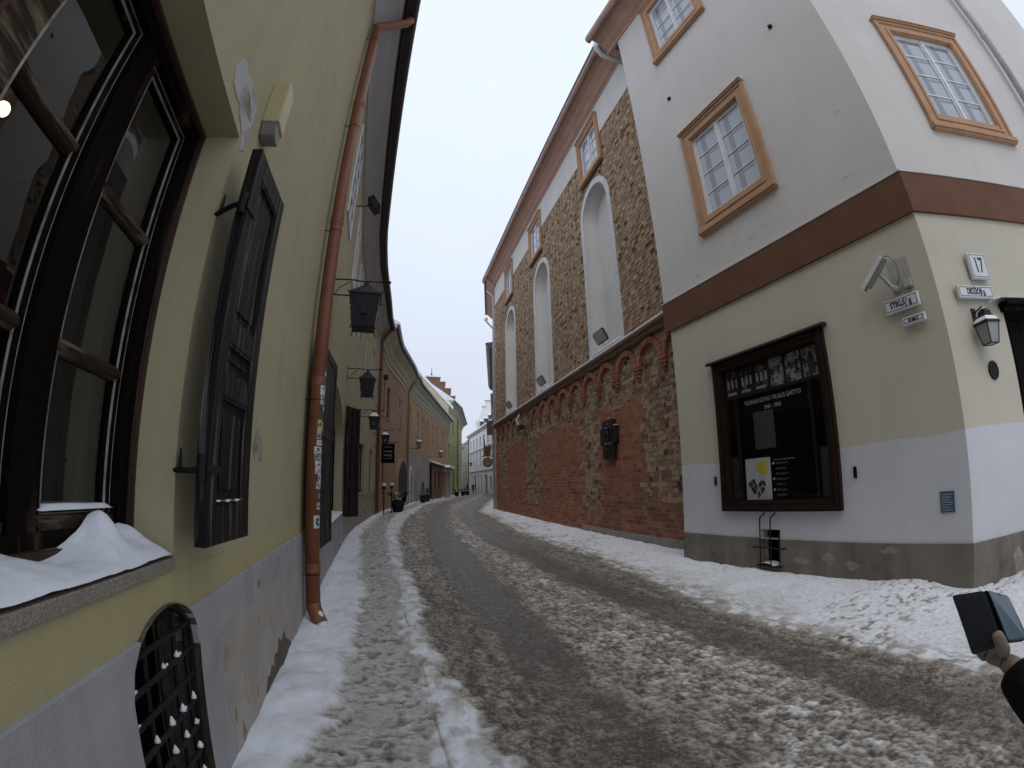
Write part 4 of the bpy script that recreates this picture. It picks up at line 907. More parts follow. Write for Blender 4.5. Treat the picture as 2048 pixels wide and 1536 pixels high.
# security camera
r = FA.root('security_camera', -.62, 0, 3.55); tag(r, 'cream security camera on wall bracket above the street sign', 'camera')
MB().box(.07, .35, -.006, .01, -.14, .28).build('mount_plate', 'mount_cream', r, bevel=.002)
MB().box(.24, .34, -.06, -.006, -.12, -.02).build('junction_box', 'sign_grey', r, bevel=.006)
b = MB(); b.tube([(.14, -.01, -.10), (.10, -.10, -.06), (.03, -.19, .09)], [.04, .026, .024], 10); b.build('arm', 'sign_grey', r, smooth=True)
b = MB(); Mx = Matrix.Translation((-.01, -.20, .15)) @ Matrix.Rotation(R(-40), 4, 'Y') @ Matrix.Rotation(R(12), 4, 'X')
b = MB(); b.box(-.22, .20, -.048, .048, -.048, .044); b.xf(Mx); b.build('housing', 'alarm_cream' if False else 'cable_grey', r, bevel=.012)
b = MB(); b.box(-.27, .19, -.056, .056, .040, .053).box(-.27, .19, -.06, -.052, .0, .053).box(-.27, .19, .052, .06, .0, .053); b.xf(Mx); b.build('sunshield', 'white_paint', r, bevel=.004)
b = MB(); b.prism([(0, 0)]*0 or [( .045*math.cos(t), .045*math.sin(t)) for t in np.linspace(0, 6.0, 14)], 0, .004); b.xf(Mx @ Matrix.Translation((-.262, 0, -.003)) @ Matrix.Rotation(R(90), 4, 'Z')); b.build('lens', 'lens_dark', r)
b = MB(); b.tube([(.13, -.20, .29), (.20, -.19, .28), (.24, -.12, .18), (.21, -.04, .04), (.15, -.02, -.04)], .008, 6); b.tube([(.14, -.01, -.1), (.12, -.01, -.2), (.18, -.01, -.26), (.30, -.01, -.24), (.30, -.01, -.1)], .005, 6); b.build('cable', 'cable_grey', r, smooth=True)
# blue plaque near the ground, round disc, anchors
r = FA.root('info_plaque', -.28, 0, .98); tag(r, 'small blue information plaque low on the white wall near the corner', 'plaque')
MB().box(-.085, .085, -.015, .002, -.115, .115).build('plate', paper((.05, .085, .15)), r, bevel=.004)
b = MB()
for q in range(7): b.box(-.065, .065-.03*((q*7) % 3)/2, -.0168, -.0148, .085-q*.028-.008, .085-q*.028)
b.build('text_lines', paper((.35, .38, .42)), r)
r = FB.root('wall_disc', .62, 0, 2.34); tag(r, 'round dark metal disc on the wall below the lantern', 'disc')
MB().prism([(.085*math.cos(t), .11*math.sin(t)) for t in np.linspace(0, 2*math.pi, 25)[:-1]], -.018, 0).build('disc_plate', 'iron', r, bevel=.004)
b = MB(); ring(b, [(.07*math.cos(t), .093*math.sin(t)) for t in np.linspace(0, 2*math.pi, 25)[:-1]], [(.062*math.cos(t), .084*math.sin(t)) for t in np.linspace(0, 2*math.pi, 25)[:-1]], -.022, -.0175); b.build('disc_rim', 'bronze', r)
for (x, z, lb) in [(-3.72, 9.27, 'small dark wall anchor left of the upper orange window'), (-.873, 8.58, 'small dark wall anchor high on the white wall, right of the upper orange window')]:
    p = FA.root('wall_anchor', x, 0, z); tag(p, lb, 'wall anchor', 'small anchors on the white wall')
    MB().box(-.04, .04, -.03, 0, -.04, .04).build('anchor_plate', 'iron', p, bevel=.006); MB().lathe([(.018, 0), (.018, .03), (0, .035)], (0, 0, 0), 8).xf(Matrix.Translation((0, -.03, 0)) @ Matrix.Rotation(R(90), 4, 'X')).build('bolt', 'black_metal', p)
# lantern on the corner house
def box_lantern(fr, x, y, z, label, s=1.0, glass='lantern_glass', root=None):
    r = root or fr.root('wall_lantern', x, y, z); tag(r, label, 'lantern')
    q = R(45); b = MB()
    b.lathe([(.10*s*1.41, 0), (.155*s*1.41, .34*s)], (0, 0, 0), 4, q); g = b.build('lamp_glass', glass, r)
    b = MB()
    for k in range(4):
        a = q+k*math.pi/2; c_, s_ = math.cos(a), math.sin(a); b.tube([(.10*s*1.41*c_, .10*s*1.41*s_, 0), (.155*s*1.41*c_, .155*s*1.41*s_, .34*s)], .011*s, 6)
        a2 = a+math.pi/2
        b.tube([(.10*s*1.41*c_, .10*s*1.41*s_, 0), (.10*s*1.41*math.cos(a2), .10*s*1.41*math.sin(a2), 0)], .011*s, 6)
    b.build('lamp_frame', 'black_metal', r)
    b = MB(); b.lathe([(.18*s*1.41, .335*s), (.18*s*1.41, .36*s), (.11*s*1.41, .46*s), (.11*s*1.41, .48*s), (.09*s*1.41, .50*s), (.09*s*1.41, .56*s), (.03*s, .60*s)], (0, 0, 0), 4, q); b.build('lamp_roof', 'black_metal', r, bevel=.003)
    b = MB(); b.lathe([(.165*s*1.41, .365*s), (.16*s*1.41, .395*s), (.12*s*1.41, .46*s), (.115*s*1.41, .45*s)], (0, 0, 0), 4, q); b.build('snow', 'snow', r)
    return r
r = box_lantern(FB, .49, -.17, 2.60, 'black four-sided lantern with frosted panes hanging on the white wall left of the door', .66)
MB().tube([(0, 0, .385), (0, .02, .43), (0, .16, .40)], .012, 8).box(-.03, .03, .15, .17, .32, .46).build('bracket', 'black_metal', r)
b = heap('s', -.06, .06, -.06, .06, lambda x, y: .385+.03*math.cos(x*20)*math.cos(y*20), 8, 8); b.build('snow', 'snow', r, smooth=True)
# dark double door
b = MB(Bm); rring(b, 1.04, 2.5, -.1, 3.08, .12, .10, .26); rring(b, 1.10, 2.44, -.1, 3.02, .05, .07, .12); b.box(1.16, 2.38, .14, .22, 0.02, 2.96)
door = b.build('door', 'dark_wood', WH, bevel=.005)
for (a, c) in ((1.20, 1.74), (1.80, 2.34)):
    for (z0, z1) in ((.15, .95), (1.05, 1.9), (2.0, 2.85)):
        b = MB(Bm); b.box(a+.04, c-.04, .115, .145, z0, z1); rring(b, a, c, z0-.03, z1+.03, .04, .10, .145); b.build('door_panel', 'dark_wood', door, bevel=.006)
MB(Bm).tube([(1.72, .12, 1.05), (1.72, .06, 1.08), (1.72, .06, 1.28), (1.72, .12, 1.31)], .012, 8).build('door_handle', 'iron', door)
b = MB(Bm); b.box(.98, 2.56, -.16, .12, 3.08, 3.13).box(1.0, 2.54, -.10, .1, 3.02, 3.08); cn = b.build('door_canopy', 'dark_wood', WH, bevel=.005)
b = MB(Bm); xs_ = np.linspace(.78, 2.58, 40)
for x in xs_:
    for t in range(5): yy = -.17+.3*t/4; b.v.append((x, yy, 3.131+(.045 if 0 < t else .02)*(1 if .84 < x < 2.54 else .3)))
for i in range(39):
    for j in range(4): b.f.append((i*5+j, (i+1)*5+j, (i+1)*5+j+1, i*5+j+1)); b.mi.append(0)
b.build('snow', 'snow', cn, smooth=True)

# ------------------------------------------------------------------ brick hall
BH = FC.root('brick_hall'); tag(BH, 'long old brick hall with three tall arched white niches, arcade frieze and rose cornice', 'hall')
rb_ = np.random.RandomState(21)
OLD = [(.25, .172, .11), (.275, .195, .125), (.235, .155, .10), (.30, .22, .145), (.21, .14, .09), (.26, .18, .115)]
OLDLOW = [(.24, .165, .11), (.28, .20, .135), (.21, .135, .095), (.32, .24, .155), (.18, .115, .085), (.26, .145, .095)]
NEW = [(.33, .137, .084), (.31, .126, .077), (.35, .15, .094), (.28, .114, .070)]
DARK = (.055, .030, .022)
class Bricks:
    def __init__(s): s.P = []; s.C = []
    def add(s, x0, x1, z0, z1, yf_, yb, col, jit=.004, tilt=.0):
        j = rb_.uniform(-jit, jit, (4, 3)); j[:, 1] += rb_.uniform(-tilt, tilt, 4)
        f = np.array([(x0, yf_, z0), (x1, yf_, z0), (x1, yf_, z1), (x0, yf_, z1)])+j
        ch = min(.004, (x1-x0)*.2)
        bk = np.array([(x0-.002, yb, z0-.002), (x1+.002, yb, z0-.002), (x1+.002, yb, z1+.002), (x0-.002, yb, z1+.002)])
        s.P.append(np.concatenate([f, bk])); s.C.append(col)
    def addq(s, f, yb, col):
        f = np.array(f); bk = f.copy(); bk[:, 1] = yb; s.P.append(np.concatenate([f, bk])); s.C.append(col)
    def build(s, name, m, parent, fn=None):
        P = np.array(s.P).reshape(-1, 3); n = len(s.P)
        if fn: P = np.array([fn(*p) for p in P])
        base = np.arange(n)[:, None, None]*8
        F = np.array([(0, 1, 2, 3), (0, 4, 5, 1), (1, 5, 6, 2), (2, 6, 7, 3), (3, 7, 4, 0)])[None]+base; F = F.reshape(-1, 4)
        me = bpy.data.meshes.new(name); me.vertices.add(len(P)); me.vertices.foreach_set('co', P.astype(np.float32).ravel())
        me.loops.add(F.size); me.loops.foreach_set('vertex_index', F.ravel().astype(np.int32)); me.polygons.add(len(F)); me.polygons.foreach_set('loop_start', np.arange(len(F), dtype=np.int32)*4)
        me.polygons.foreach_set('use_smooth', np.zeros(len(F), bool)); me.update(calc_edges=True)
        ca = me.color_attributes.new('Col', 'FLOAT_COLOR', 'POINT'); c = np.ones((len(P), 4), np.float32); c[:, :3] = np.repeat(np.array(s.C), 8, 0); ca.data.foreach_set('color', c.ravel())
        me.materials.append(MT[m]); o = bpy.data.objects.new(name, me); COL.objects.link(o); o.parent = parent; return o
SL = .028    # the upper courses climb slightly away from the camera
NX = [-3.20, -8.90, -14.50]; LEN = 18.55
def niche_iv(z, i, e):
    """half width of the cleared zone round niche i at height z"""
    hw = .93+e; zs = 9.62+.02*i*2
    if z < zs: return hw
    d = z-zs
    return math.sqrt(hw*hw-d*d) if d < hw else 0
def top_z(x): return 12.0+SL*(-x)
WINS = [(-4.02, -2.20, 10.98, 13.0), (-10.42, -8.52, 11.15, 13.15), (-15.5, -13.68, 11.3, 13.38)]
U = Bricks(); ch = .118; z = 4.98; row = 0
def pickc(pal, f=.16): 
    c = np.array(pal[rb_.randint(len(pal))])*rb_.uniform(.85, 1.15); return c
while z < 12.75:
    x = -LEN-(.0925 if row % 2 else 0); i = 0
    while x < .9:
        head = (i % 2 == 0); wdt = .185*rb_.uniform(.94, 1.06)
        x1 = x+wdt; zc = z+ch/2; a, c = x, x1-.010
        ok = True
        for k, nx in enumerate(NX):
            hw = niche_iv(zc, k, .12)
            if hw > 0:
                l, r_ = nx-hw, nx+hw
                if a >= l and c <= r_: ok = False
                elif a < l < c: c = l
                elif a < r_ < c: a = r_
        for (l, r_, b0, b1) in WINS:
            if b0-.1 < zc < b1+.1:
                l, r_ = l+.05, r_-.05
                if a >= l and c <= r_: ok = False
                elif a < l < c: c = l
                elif a < r_ < c: a = r_
        if zc > top_z(x)+.02 or c-a < .03: ok = False
        if ok:
            pr2 = rb_.rand()
            yf2 = -.004+rb_.uniform(-.004, .003)-.013*((i+row) % 2)*rb_.uniform(.6, 1.15)
            col = pickc(OLD)*(1.30 if (i+row) % 2 else 1.14)
            if pr2 < .07: yf2 = .012; col = col*.5
            elif pr2 > .95: col = np.array((.30, .14, .09))
            U.add(a, c, z+.004, z+ch-.007, yf2, .05, col, .005, .006)
        x = x1; i += 1
    z += ch; row += 1
U.build('upper_brickwork', 'brick', BH)
# mortar bed / plaster band with openings
def nloop(k, e=0): nx = NX[k]; return arch(nx, .93+e, 4.9, 9.62+.04*k, 20)
bz = [rect(w_[0]+.25, w_[1]-.25, w_[2]+.30, w_[3]-.25) for w_ in WINS]
b = MB(); panel(b, -LEN, 1.0, 4.8, 14.1, [nloop(k) for k in range(3)]+bz, .10, .022); b.build('mortar_bed', mat('mortar', (.21, .145, .095), .95, (.16, .11, .07), 8, bump=.6, bscale=50), BH)
b = MB(); ol = [(-LEN-.02, top_z(-LEN))]
for (l, r_, b0, b1) in reversed(WINS):
    l, r_, b1 = l+.06, r_-.06, b1-.06; ol += [(l, top_z(l)), (l, b1), (r_, b1), (r_, top_z(r_))]
ol += [(1.0, top_z(1.0)), (1.0, 13.3-.03), (-LEN-.02, 13.3+SL*LEN)]
panel(b, 0, 0, 0, 0, [], .05, -.028, outer=ol)
n_ = len(ol); b.add([(p[0], -.028, p[1]) for p in ol]+[(p[0], .022, p[1]) for p in ol], [(i, (i+1) % n_, n_+(i+1) % n_, n_+i) for i in range(n_)]); b.build('plaster_band', 'white_plaster', BH)
for k in range(3):
    e = .21; o_l = nloop(k, e); i_l = nloop(k); o_l[0] = (o_l[0][0], 4.97); o_l[1] = (o_l[1][0], 4.97); i_l[0] = (i_l[0][0], 4.97); i_l[1] = (i_l[1][0], 4.97)
    o_l = [(NX[k]+(p[0]-NX[k]), p[1]) for p in o_l]
    b = MB(); ring(b, o_l, i_l, -.035, .05); tr_ = b.build('niche_surround', 'trim_white', BH, bevel=.004)
    b = MB(); n_ = len(i_l); back = [(NX[k]+(p[0]-NX[k])*.80, 4.97 if p[1] < 5 else 9.62+(p[1]-9.62)*.9-.05*(p[1] > 9.7)) for p in i_l]
    mid_ = [(NX[k]+(p[0]-NX[k])*.97, p[1] if p[1] < 5 else p[1]-.02) for p in i_l]
    b.add([(p[0], .0, p[1]) for p in i_l]+[(p[0], .12, p[1]) for p in mid_]+[(p[0], .42, p[1]) for p in back], [(i, (i+1) % n_, n_+(i+1) % n_, n_+i) for i in range(n_)]+[(n_+i, n_+(i+1) % n_, 2*n_+(i+1) % n_, 2*n_+i) for i in range(n_)])
    tri = tessellate_polygon([[Vector((p[0], p[1], 0)) for p in back]]); b.add([(p[0], .42, p[1]) for p in back], [tuple(t) for t in tri]); b.build('niche', 'white_plaster', BH)
    b = MB(); b.sweepx([(.40, 4.98), (.02, 4.98), (.02, 5.12), (-.03, 5.13), (-.03, 5.16), (.02, 5.17), (.40, 5.36)], NX[k]-.90, NX[k]+.90); si = b.build('niche_sill', 'white_plaster', BH)
    b = MB(); b.sweepx([(.38, 5.36), (-.03, 5.162), (-.05, 5.17), (-.05, 5.215), (-.01, 5.24), (.38, 5.43)], NX[k]-.89, NX[k]+.89); b.build('snow', 'snow', si, smooth=True)
# windows under the eaves
for (l, r_, b0, b1) in WINS:
    orange_window(BH, l, r_, b0, b1, lambda x, y, z: (x, y-.03, z), sw=.19, rows=3)
# eaves of the hall
def slope_sweep(name, m, prof, x0, x1, sl=SL):
    b = MB(); n = len(prof); vs = [(x, p[0], p[1]+sl*(-x)) for x in (x0, x1) for p in prof]
    b.add(vs, [(j, n+j, n+(j+1) % n, (j+1) % n) for j in range(n)]+[tuple(range(n)), tuple(n+j for j in reversed(range(n)))]); return b.build(name, m, BH)
slope_sweep('cornice', 'rose_cornice', [(.05, 13.26), (-.05, 13.26), (-.06, 13.34), (-.12, 13.38), (-.20, 13.52), (-.34, 13.64), (-.36, 13.70), (-.50, 13.76), (-.58, 13.78), (-.58, 13.90), (.05, 13.90)], -LEN-.45, 1.2)
slope_sweep('gutter', 'gutter_brown', [(-.585, 13.76), (-.64, 13.72), (-.71, 13.76), (-.74, 13.86), (-.72, 13.86), (-.70, 13.80), (-.64, 13.78), (-.585, 13.80)], -LEN-.6, 1.2)
slope_sweep('roof', 'roof_metal', [(.05, 13.905), (-.70, 13.905), (-.75, 13.93), (-.75, 13.97), (4.2, 16.8), (4.2, 13.8)], -LEN-.6, 4)
# white gutter outlet running along the step of the eaves
def toC(p): d_ = np.array(p[:2])-FC.o; return (float(d_@FC.x), float(d_@FC.y), p[2])
b = MB(); b.tube([toC(q) for q in ((2.60, 9.02, 13.75), (2.58, 8.93, 13.42), (2.72, 8.96, 13.15), (3.35, 9.05, 12.95))], .075, 12); b.build('gutter_outlet', 'trim_white', BH, smooth=True)
# ledge above the frieze
b = MB(); b.sweepx([(.05, 4.86), (-.10, 4.86), (-.12, 4.90), (-.22, 4.91), (-.23, 4.94), (.05, 5.02)], -LEN-.05, .9); lg = b.build('ledge', 'gutter_brown', BH)
b = MB(); b.sweepx([(.05, 4.78), (-.07, 4.78), (-.09, 4.82), (-.14, 4.84), (-.14, 4.858), (.05, 4.858)], -LEN, .9); b.build('moulding', mat('brick_moulding', (.30, .19, .14), .9, (.22, .14, .10), 6, bump=.5, bscale=30), BH)
b = MB(); b.sweepx([(.03, 4.95), (-.235, 4.942), (-.25, 4.955), (-.248, 4.985), (-.22, 5.005), (.03, 5.05)], -LEN, .9); b.build('snow', 'snow', lg, bevel=.004)
# spandrel plaster behind the arches
b = MB(); b.box(-LEN, .9, -.045, .05, 4.30, 4.741); b.build('spandrel', 'concrete', BH) if False else None
# arcade frieze
PER = 1.165
def arch_unit(Bk, xc):
    zs = 4.165; ri, ro = .435, .572; n = 11
    for i in range(n):
        a0, a1 = math.pi*i/n+.012, math.pi*(i+1)/n-.012; col = pickc([(.30, .125, .080), (.26, .10, .066), (.33, .145, .092)])
        f = [(xc+ri*math.cos(a0), -.095, zs+ri*math.sin(a0)), (xc+ro*math.cos(a0), -.095, zs+ro*math.sin(a0)), (xc+ro*math.cos(a1), -.095, zs+ro*math.sin(a1)), (xc+ri*math.cos(a1), -.095, zs+ri*math.sin(a1))]
        Bk.addq(f, .03, col)
def corbel(Bk, x):
    c = lambda: pickc([(.29, .12, .076), (.25, .10, .064)])
    Bk.add(x-.145, x+.145, 4.085, 4.16, -.093, .03, c(), .001); Bk.add(x-.12, x+.12, 4.0, 4.077, -.078, .03, c(), .001)
    Bk.add(x-.09, x+.09, 3.915, 3.992, -.062, .03, c(), .001); Bk.add(x-.06, x+.06, 3.81, 3.907, -.045, .03, c()*.7, .001)
FZ = Bricks(); FEET = [-.30-PER*k for k in range(-1, 16)]
skip = (-13.0, -10.8)
for k in range(len(FEET)-1):
    xc = (FEET[k]+FEET[k+1])/2
    if skip[0] < xc < skip[1]: continue
    arch_unit(FZ, xc)
for k, x in enumerate(FEET):
    if not (skip[0]+.3 < x < skip[1]-.0): corbel(FZ, x)
FZ.build('arcade_frieze', 'brick_new', BH)
# lower brickwork: smooth red infill with rough old strips
def in_old(x, z):
    if z > 3.45+.12*math.sin(x*3.1): return True
    wv = .13*math.sin(z*5+x)+.09*math.sin(z*11.3)
    for (l, r_, z0, z1) in ((-1.55, .9, .95, 9), (-5.35, -3.95, .75, 9), (-11.9, -9.8, .7, 9), (-17.3, -15.4, .8, 9)):
        if l+wv < x < r_-wv and z > z0+.05*math.sin(x*7): return True
    return False
Lw = Bricks(); Ln = Bricks(); z = .0; ch = .1125; row = 0
while z < 4.74:
    x = -LEN+(.0 if row % 2 else .13); i = 0
    while x < .95:
        zc = z+ch/2; old = in_old(x+.1, zc)
        head = (i % 2 == 0) if old else False
        wdt = (.14 if head else .265)*(rb_.uniform(.9, 1.08) if old else 1)
        if not old: wdt = .132 if (i % 3 == 2) else .262
        a, c = x, x+wdt-.012
        if z < .22 and x > -5.5: pass
        elif old:
            col = pickc(OLDLOW); yf2 = -.004+rb_.uniform(-.008, .007); q = rb_.rand()
            if head and q < .17: col = np.array((.045, .026, .020)); yf2 += .022
            elif head and q < .3: col = np.array((.10, .04, .028))
            elif q > .88: col = np.array((.33, .26, .16))*rb_.uniform(.8, 1.1)
            Lw.add(a, c, z+.006, z+ch-.008, yf2, .05, col, .007, .005)
        else:
            q = rb_.rand(); col = pickc(NEW)*.93
            if zc < 1.35 and q < .30+.3*(x > -4): col = col*np.array((.60, .72, .82))
            elif q < .10: col = col*.75
            Ln.add(a, c, z+.005, z+ch-.007, -.0005+rb_.uniform(-.0012, .0008), .05, col, .0006)
        x += wdt; i += 1
    z += ch; row += 1
Lw.build('old_brickwork', 'brick', BH); Ln.build('red_brickwork', 'brick_new', BH)
b = MB(); panel(b, -LEN, 1.0, -.1, 4.78, [], .1, .0022); b.build('mortar_bed', mat('mortar_red', (.40, .27, .20), .95, (.30, .21, .16), 3, bump=.5, bscale=50), BH)
b = MB(); b.prism([(-5.6, -.2), (.9, -.2), (.9, .235), (-1.2, .235), (-2.9, .20), (-5.0, .12), (-5.6, .05)], -.02, .05); b.build('footing', 'concrete', BH, bevel=.01)
b = MB(); b.box(-LEN, -LEN+.05, .05, 9, -.2, 13.9); b.box(.9, 1.0, .05, 9, -.2, 13.6); b.build('end_wall', 'white_plaster', BH)

# ------------------------------------------------------------------ houses further along the left side
def far_house(name, label, s0, s1, zt, over, wallm, holes, prof=None, roofm='snow', cornm='cream_cornice'):
    r = FL.root(name); tag(r, label, 'house')
    strip(r, 'wall', wallm, s0, s1, -.2, zt, holes, 1.0, depth=.18)
    o = over; z = zt
    sweep_curve(r, 'cornice', cornm, prof or [(.1, z-.05), (-.05, z-.05), (-.06, z+.18), (-.14, z+.22), (-.16, z+.40), (-.28, z+.55), (-.34, z+.75), (-o+.12, z+.98), (-o+.02, z+1.08), (-o, z+1.22), (.1, z+1.22)], s0, s1, 1.0)
    sweep_curve(r, 'gutter', 'fascia_dark', [(-o, z+1.12), (-o-.12, z+1.14), (-o-.14, z+1.25), (-o, z+1.23)], s0, s1, 1.0)
    sweep_curve(r, 'roof', roofm, [(.1, z+1.225), (-o-.17, z+1.255), (-o-.19, z+1.38), (-o+.1, z+1.52), (4.5, z+4.9), (4.5, z+1.2)], s0, s1, 1.0)
    b = MB(curve_map()); b.box(s0, s0+.02, .02, 7, -.2, zt).box(s1-.02, s1, .02, 7, -.2, zt); b.build('side_wall', wallm, r)
    return r
def fwin(r, a, c, z0, z1, frame='white_paint', cols=2, rows=3, glass='glass', surround=None, sw=.1):
    return simple_window(r, a, c, z0, z1, .10, cols, rows, frame, glass, .07, .03, curve_map(), surround, sw, True)
h = [(24.6, 25.5, 5.2, 7.0), (26.2, 27.1, 5.2, 7.0), (29.6, 30.8, 5.15, 7.0), (23.0, 24.1, .9, 2.9), (25.0, 26.1, .9, 2.9), (29.0, 33.0, -.2, 1.9)]
RH = far_house('rose_house', 'rose brown plastered house with an arched gateway just beyond the yellow house', 22.15, 33.6, 8.1, .72, 'rose_plaster', h)
for q in h[:3]: fwin(RH, *q, frame='shopfront_red' if q[0] < 29 else 'white_paint')
for q in h[3:5]: fwin(RH, *q, frame='old_wood_red')
# gateway arch: dark sheet painted as the shade inside the opening
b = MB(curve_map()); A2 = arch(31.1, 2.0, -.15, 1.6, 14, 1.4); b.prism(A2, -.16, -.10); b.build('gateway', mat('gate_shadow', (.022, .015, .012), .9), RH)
b = MB(curve_map()); ring(b, arch(31.1, 2.22, -.15, 1.6, 14, 1.66), A2, -.19, .0); b.build('gateway_arch', 'rose_plaster', RH)
h = [(35.2, 36.6, 5.5, 7.5), (38.8, 40.0, 5.6, 7.6), (41.5, 42.6, 5.65, 7.65), (43.7, 44.8, 5.65, 7.65), (47.2, 48.4, 5.7, 7.7), (49.6, 50.7, 5.7, 7.7), (53.4, 54.5, 5.7, 7.7)]
OH = far_house('orange_house', 'orange plastered house with nine narrow upper windows, grey lower wall and red shopfront', 33.6, 57.6, 8.35, .72, 'orange_plaster', h)
for q in h: fwin(OH, *q)
strip(OH, 'grey_base', 'grey_facade', 35.0, 45.4, -.2, 3.95, [(39.4, 40.2, 1.05, 2.85), (43.2, 44.0, 1.0, 2.85)], 1.0, -.04, .1)
for q in [(39.4, 40.2, 1.05, 2.85), (43.2, 44.0, 1.0, 2.85)]: fwin(OH, *q, frame='white_paint', surround='trim_white', sw=.14)
b = MB(curve_map()); b.prism(arch(36.4, .85, -.1, 1.9, 12, .85), -.10, -.08); b.build('arched_door', 'grey_facade', OH)
b = MB(curve_map()); ring(b, arch(36.4, 1.05, -.1, 1.9, 12, 1.05), arch(36.4, .85, -.1, 1.9, 12, .85), -.13, -.04); b.build('door_arch', 'trim_white', OH)
strip(OH, 'shopfront', 'shopfront_red', 45.5, 52.0, -.2, 3.45, [(46.6, 47.9, 1.0, 3.0), (49.4, 50.8, 1.0, 3.0)], 1.0, -.25, .15)
for q in [(46.6, 47.9, 1.0, 3.0), (49.4, 50.8, 1.0, 3.0)]:
    b = MB(curve_map()); rring(b, *q, .08, -.2, -.14); f_ = b.build('window', 'old_wood_red', OH); MB(curve_map()).box(q[0], q[1], -.16, -.15, q[2], q[3]).build('pane', 'glass', f_)
sweep_curve(OH, 'shop_canopy', 'fascia_dark', [(.0, 3.46), (-.62, 3.46), (-.66, 3.56), (0, 3.80)], 45.4, 52.2, 1.0); sweep_curve(OH, 'snow', 'snow', [(.0, 3.81), (-.66, 3.565), (-.68, 3.64), (0, 3.92)], 45.4, 52.2, 1.0)
for x in (52.6, 54.2): b = MB(curve_map()); b.lathe([(.17, -.1), (.17, .25), (.12, .3), (.11, 2.7), (.17, 2.8), (.17, 2.95)], (x, -.75, 0), 12); b.build('column', 'grey_facade', OH, smooth=True)
b = MB(curve_map()); b.box(52.2, 57.0, -1.0, 0, 2.95, 3.35).box(52.0, 57.2, -1.1, 0, 3.35, 3.45); b.build('porch_roof', 'grey_facade', OH); b = MB(curve_map()); b.prism([(51.9, 3.46), (57.3, 3.46), (56.9, 3.75), (52.3, 3.75)], -1.15, 0); b.build('snow', 'snow', OH)
b = MB(curve_map()); b.tube([(33.55, -.14, 0), (33.55, -.14, 8.3), (33.5, -.5, 8.9), (33.5, -.75, 9.3)], .08, 10); b.build('drainpipe', 'gutter_brown', RH, smooth=True)
h = [(59.0, 60.2, 8.3, 10.1), (61.6, 62.7, 8.3, 10.1), (64.2, 65.3, 8.3, 10.1), (59.0, 60.2, 4.9, 6.75), (61.6, 62.7, 4.9, 6.75), (64.2, 65.3, 4.9, 6.75), (69, 70.2, 8.3, 10.1), (73, 74.2, 8.3, 10.1), (69, 70.2, 4.9, 6.75), (73, 74.2, 4.9, 6.75), (59.3, 60.4, .9, 2.9), (62.0, 63.1, -.1, 3.1)]
LH = far_house('lime_house', 'tall lime green plastered house with three storeys at the bend of the street', 57.8, 80.6, 11.0, .85, 'lime_plaster', h)
for q in h: fwin(LH, *q, frame='lime_plaster' if q[2] > 2 else 'dark_wood')
b = MB(curve_map()); b.tube([(67.2, -.14, 0), (67.2, -.14, 12), (67.2, -.8, 13.0)], .09, 8); b.build('drainpipe', 'gutter_brown', LH, smooth=True)
# gable wall of the lime house above the orange roof
def crosswall(root, name, m, s, pts, th=.4):
    """wall across the street direction at s; pts of (off, z)"""
    n = len(pts); b = MB(); tri = tessellate_polygon([[Vector((p[0], p[1], 0)) for p in pts]])
    b.add([(s, -p[0], p[1]) for p in pts]+[(s+th, -p[0], p[1]) for p in pts], [tuple(t) for t in tri]+[tuple(n+i for i in t) for t in tri]+[(i, (i+1) % n, n+(i+1) % n, n+i) for i in range(n)]); return b.build(name, m, root)
crosswall(LH, 'gable_wall', mat('gable_cream', (.50, .42, .30), .85, (.42, .36, .25), .5, bump=.2), 57.7, [(9.9, 6), (9.9, 11.6), (4.0, 17.5), (-2, 12.5), (-2, 6)])
crosswall(LH, 'snow', 'snow', 57.6, [(10.5, 11.05), (10.5, 11.4), (4.0, 17.9), (4.0, 17.52)], .6)
BG = FL.root('brick_firewall_house'); tag(BG, 'house behind the lime one with a stepped red brick firewall under snow', 'house')
stp = [(12.9, 4), (12.9, 15.2), (12.2, 15.2), (12.2, 16.4), (11.3, 16.4), (11.3, 17.4), (10.5, 17.4), (10.5, 18.1), (8.2, 18.1), (8.2, 4)]
crosswall(BG, 'firewall', mat('far_brick', (.19, .10, .068), .9, (.14, .075, .05), 1.2), 70, stp, 4)
for (o0, o1, z) in ((12.1, 13.0, 15.2), (11.2, 12.3, 16.4), (10.4, 11.4, 17.4), (8.1, 10.6, 18.1)): MB().box(69.9, 74.1, -o1, -o0, z, z+.22).build('snow', 'snow', BG)
MB().lathe([(.25, 0), (.2, .5), (.06, .8), (.03, 1.7), (0, 1.8)], (71, -9.2, 18.1), 8).build('roof_finial', 'fascia_dark', BG)
FH = FL.root('far_left_house'); tag(FH, 'grey house far down on the left behind the lime house', 'house')
strip(FH, 'wall', 'pale_facade', 81, 125, -.2, 8.2, [], 2.0); b = MB(curve_map())
sweep_curve(FH, 'roof', 'snow', [(.1, 8.2), (-.5, 8.2), (-.5, 8.5), (4.5, 12), (4.5, 8.2)], 81, 125, 2)
for s_ in (84, 88, 92): 
    for z_ in (1, 4.8): fwin(FH, s_, s_+1.2, z_, z_+1.9)

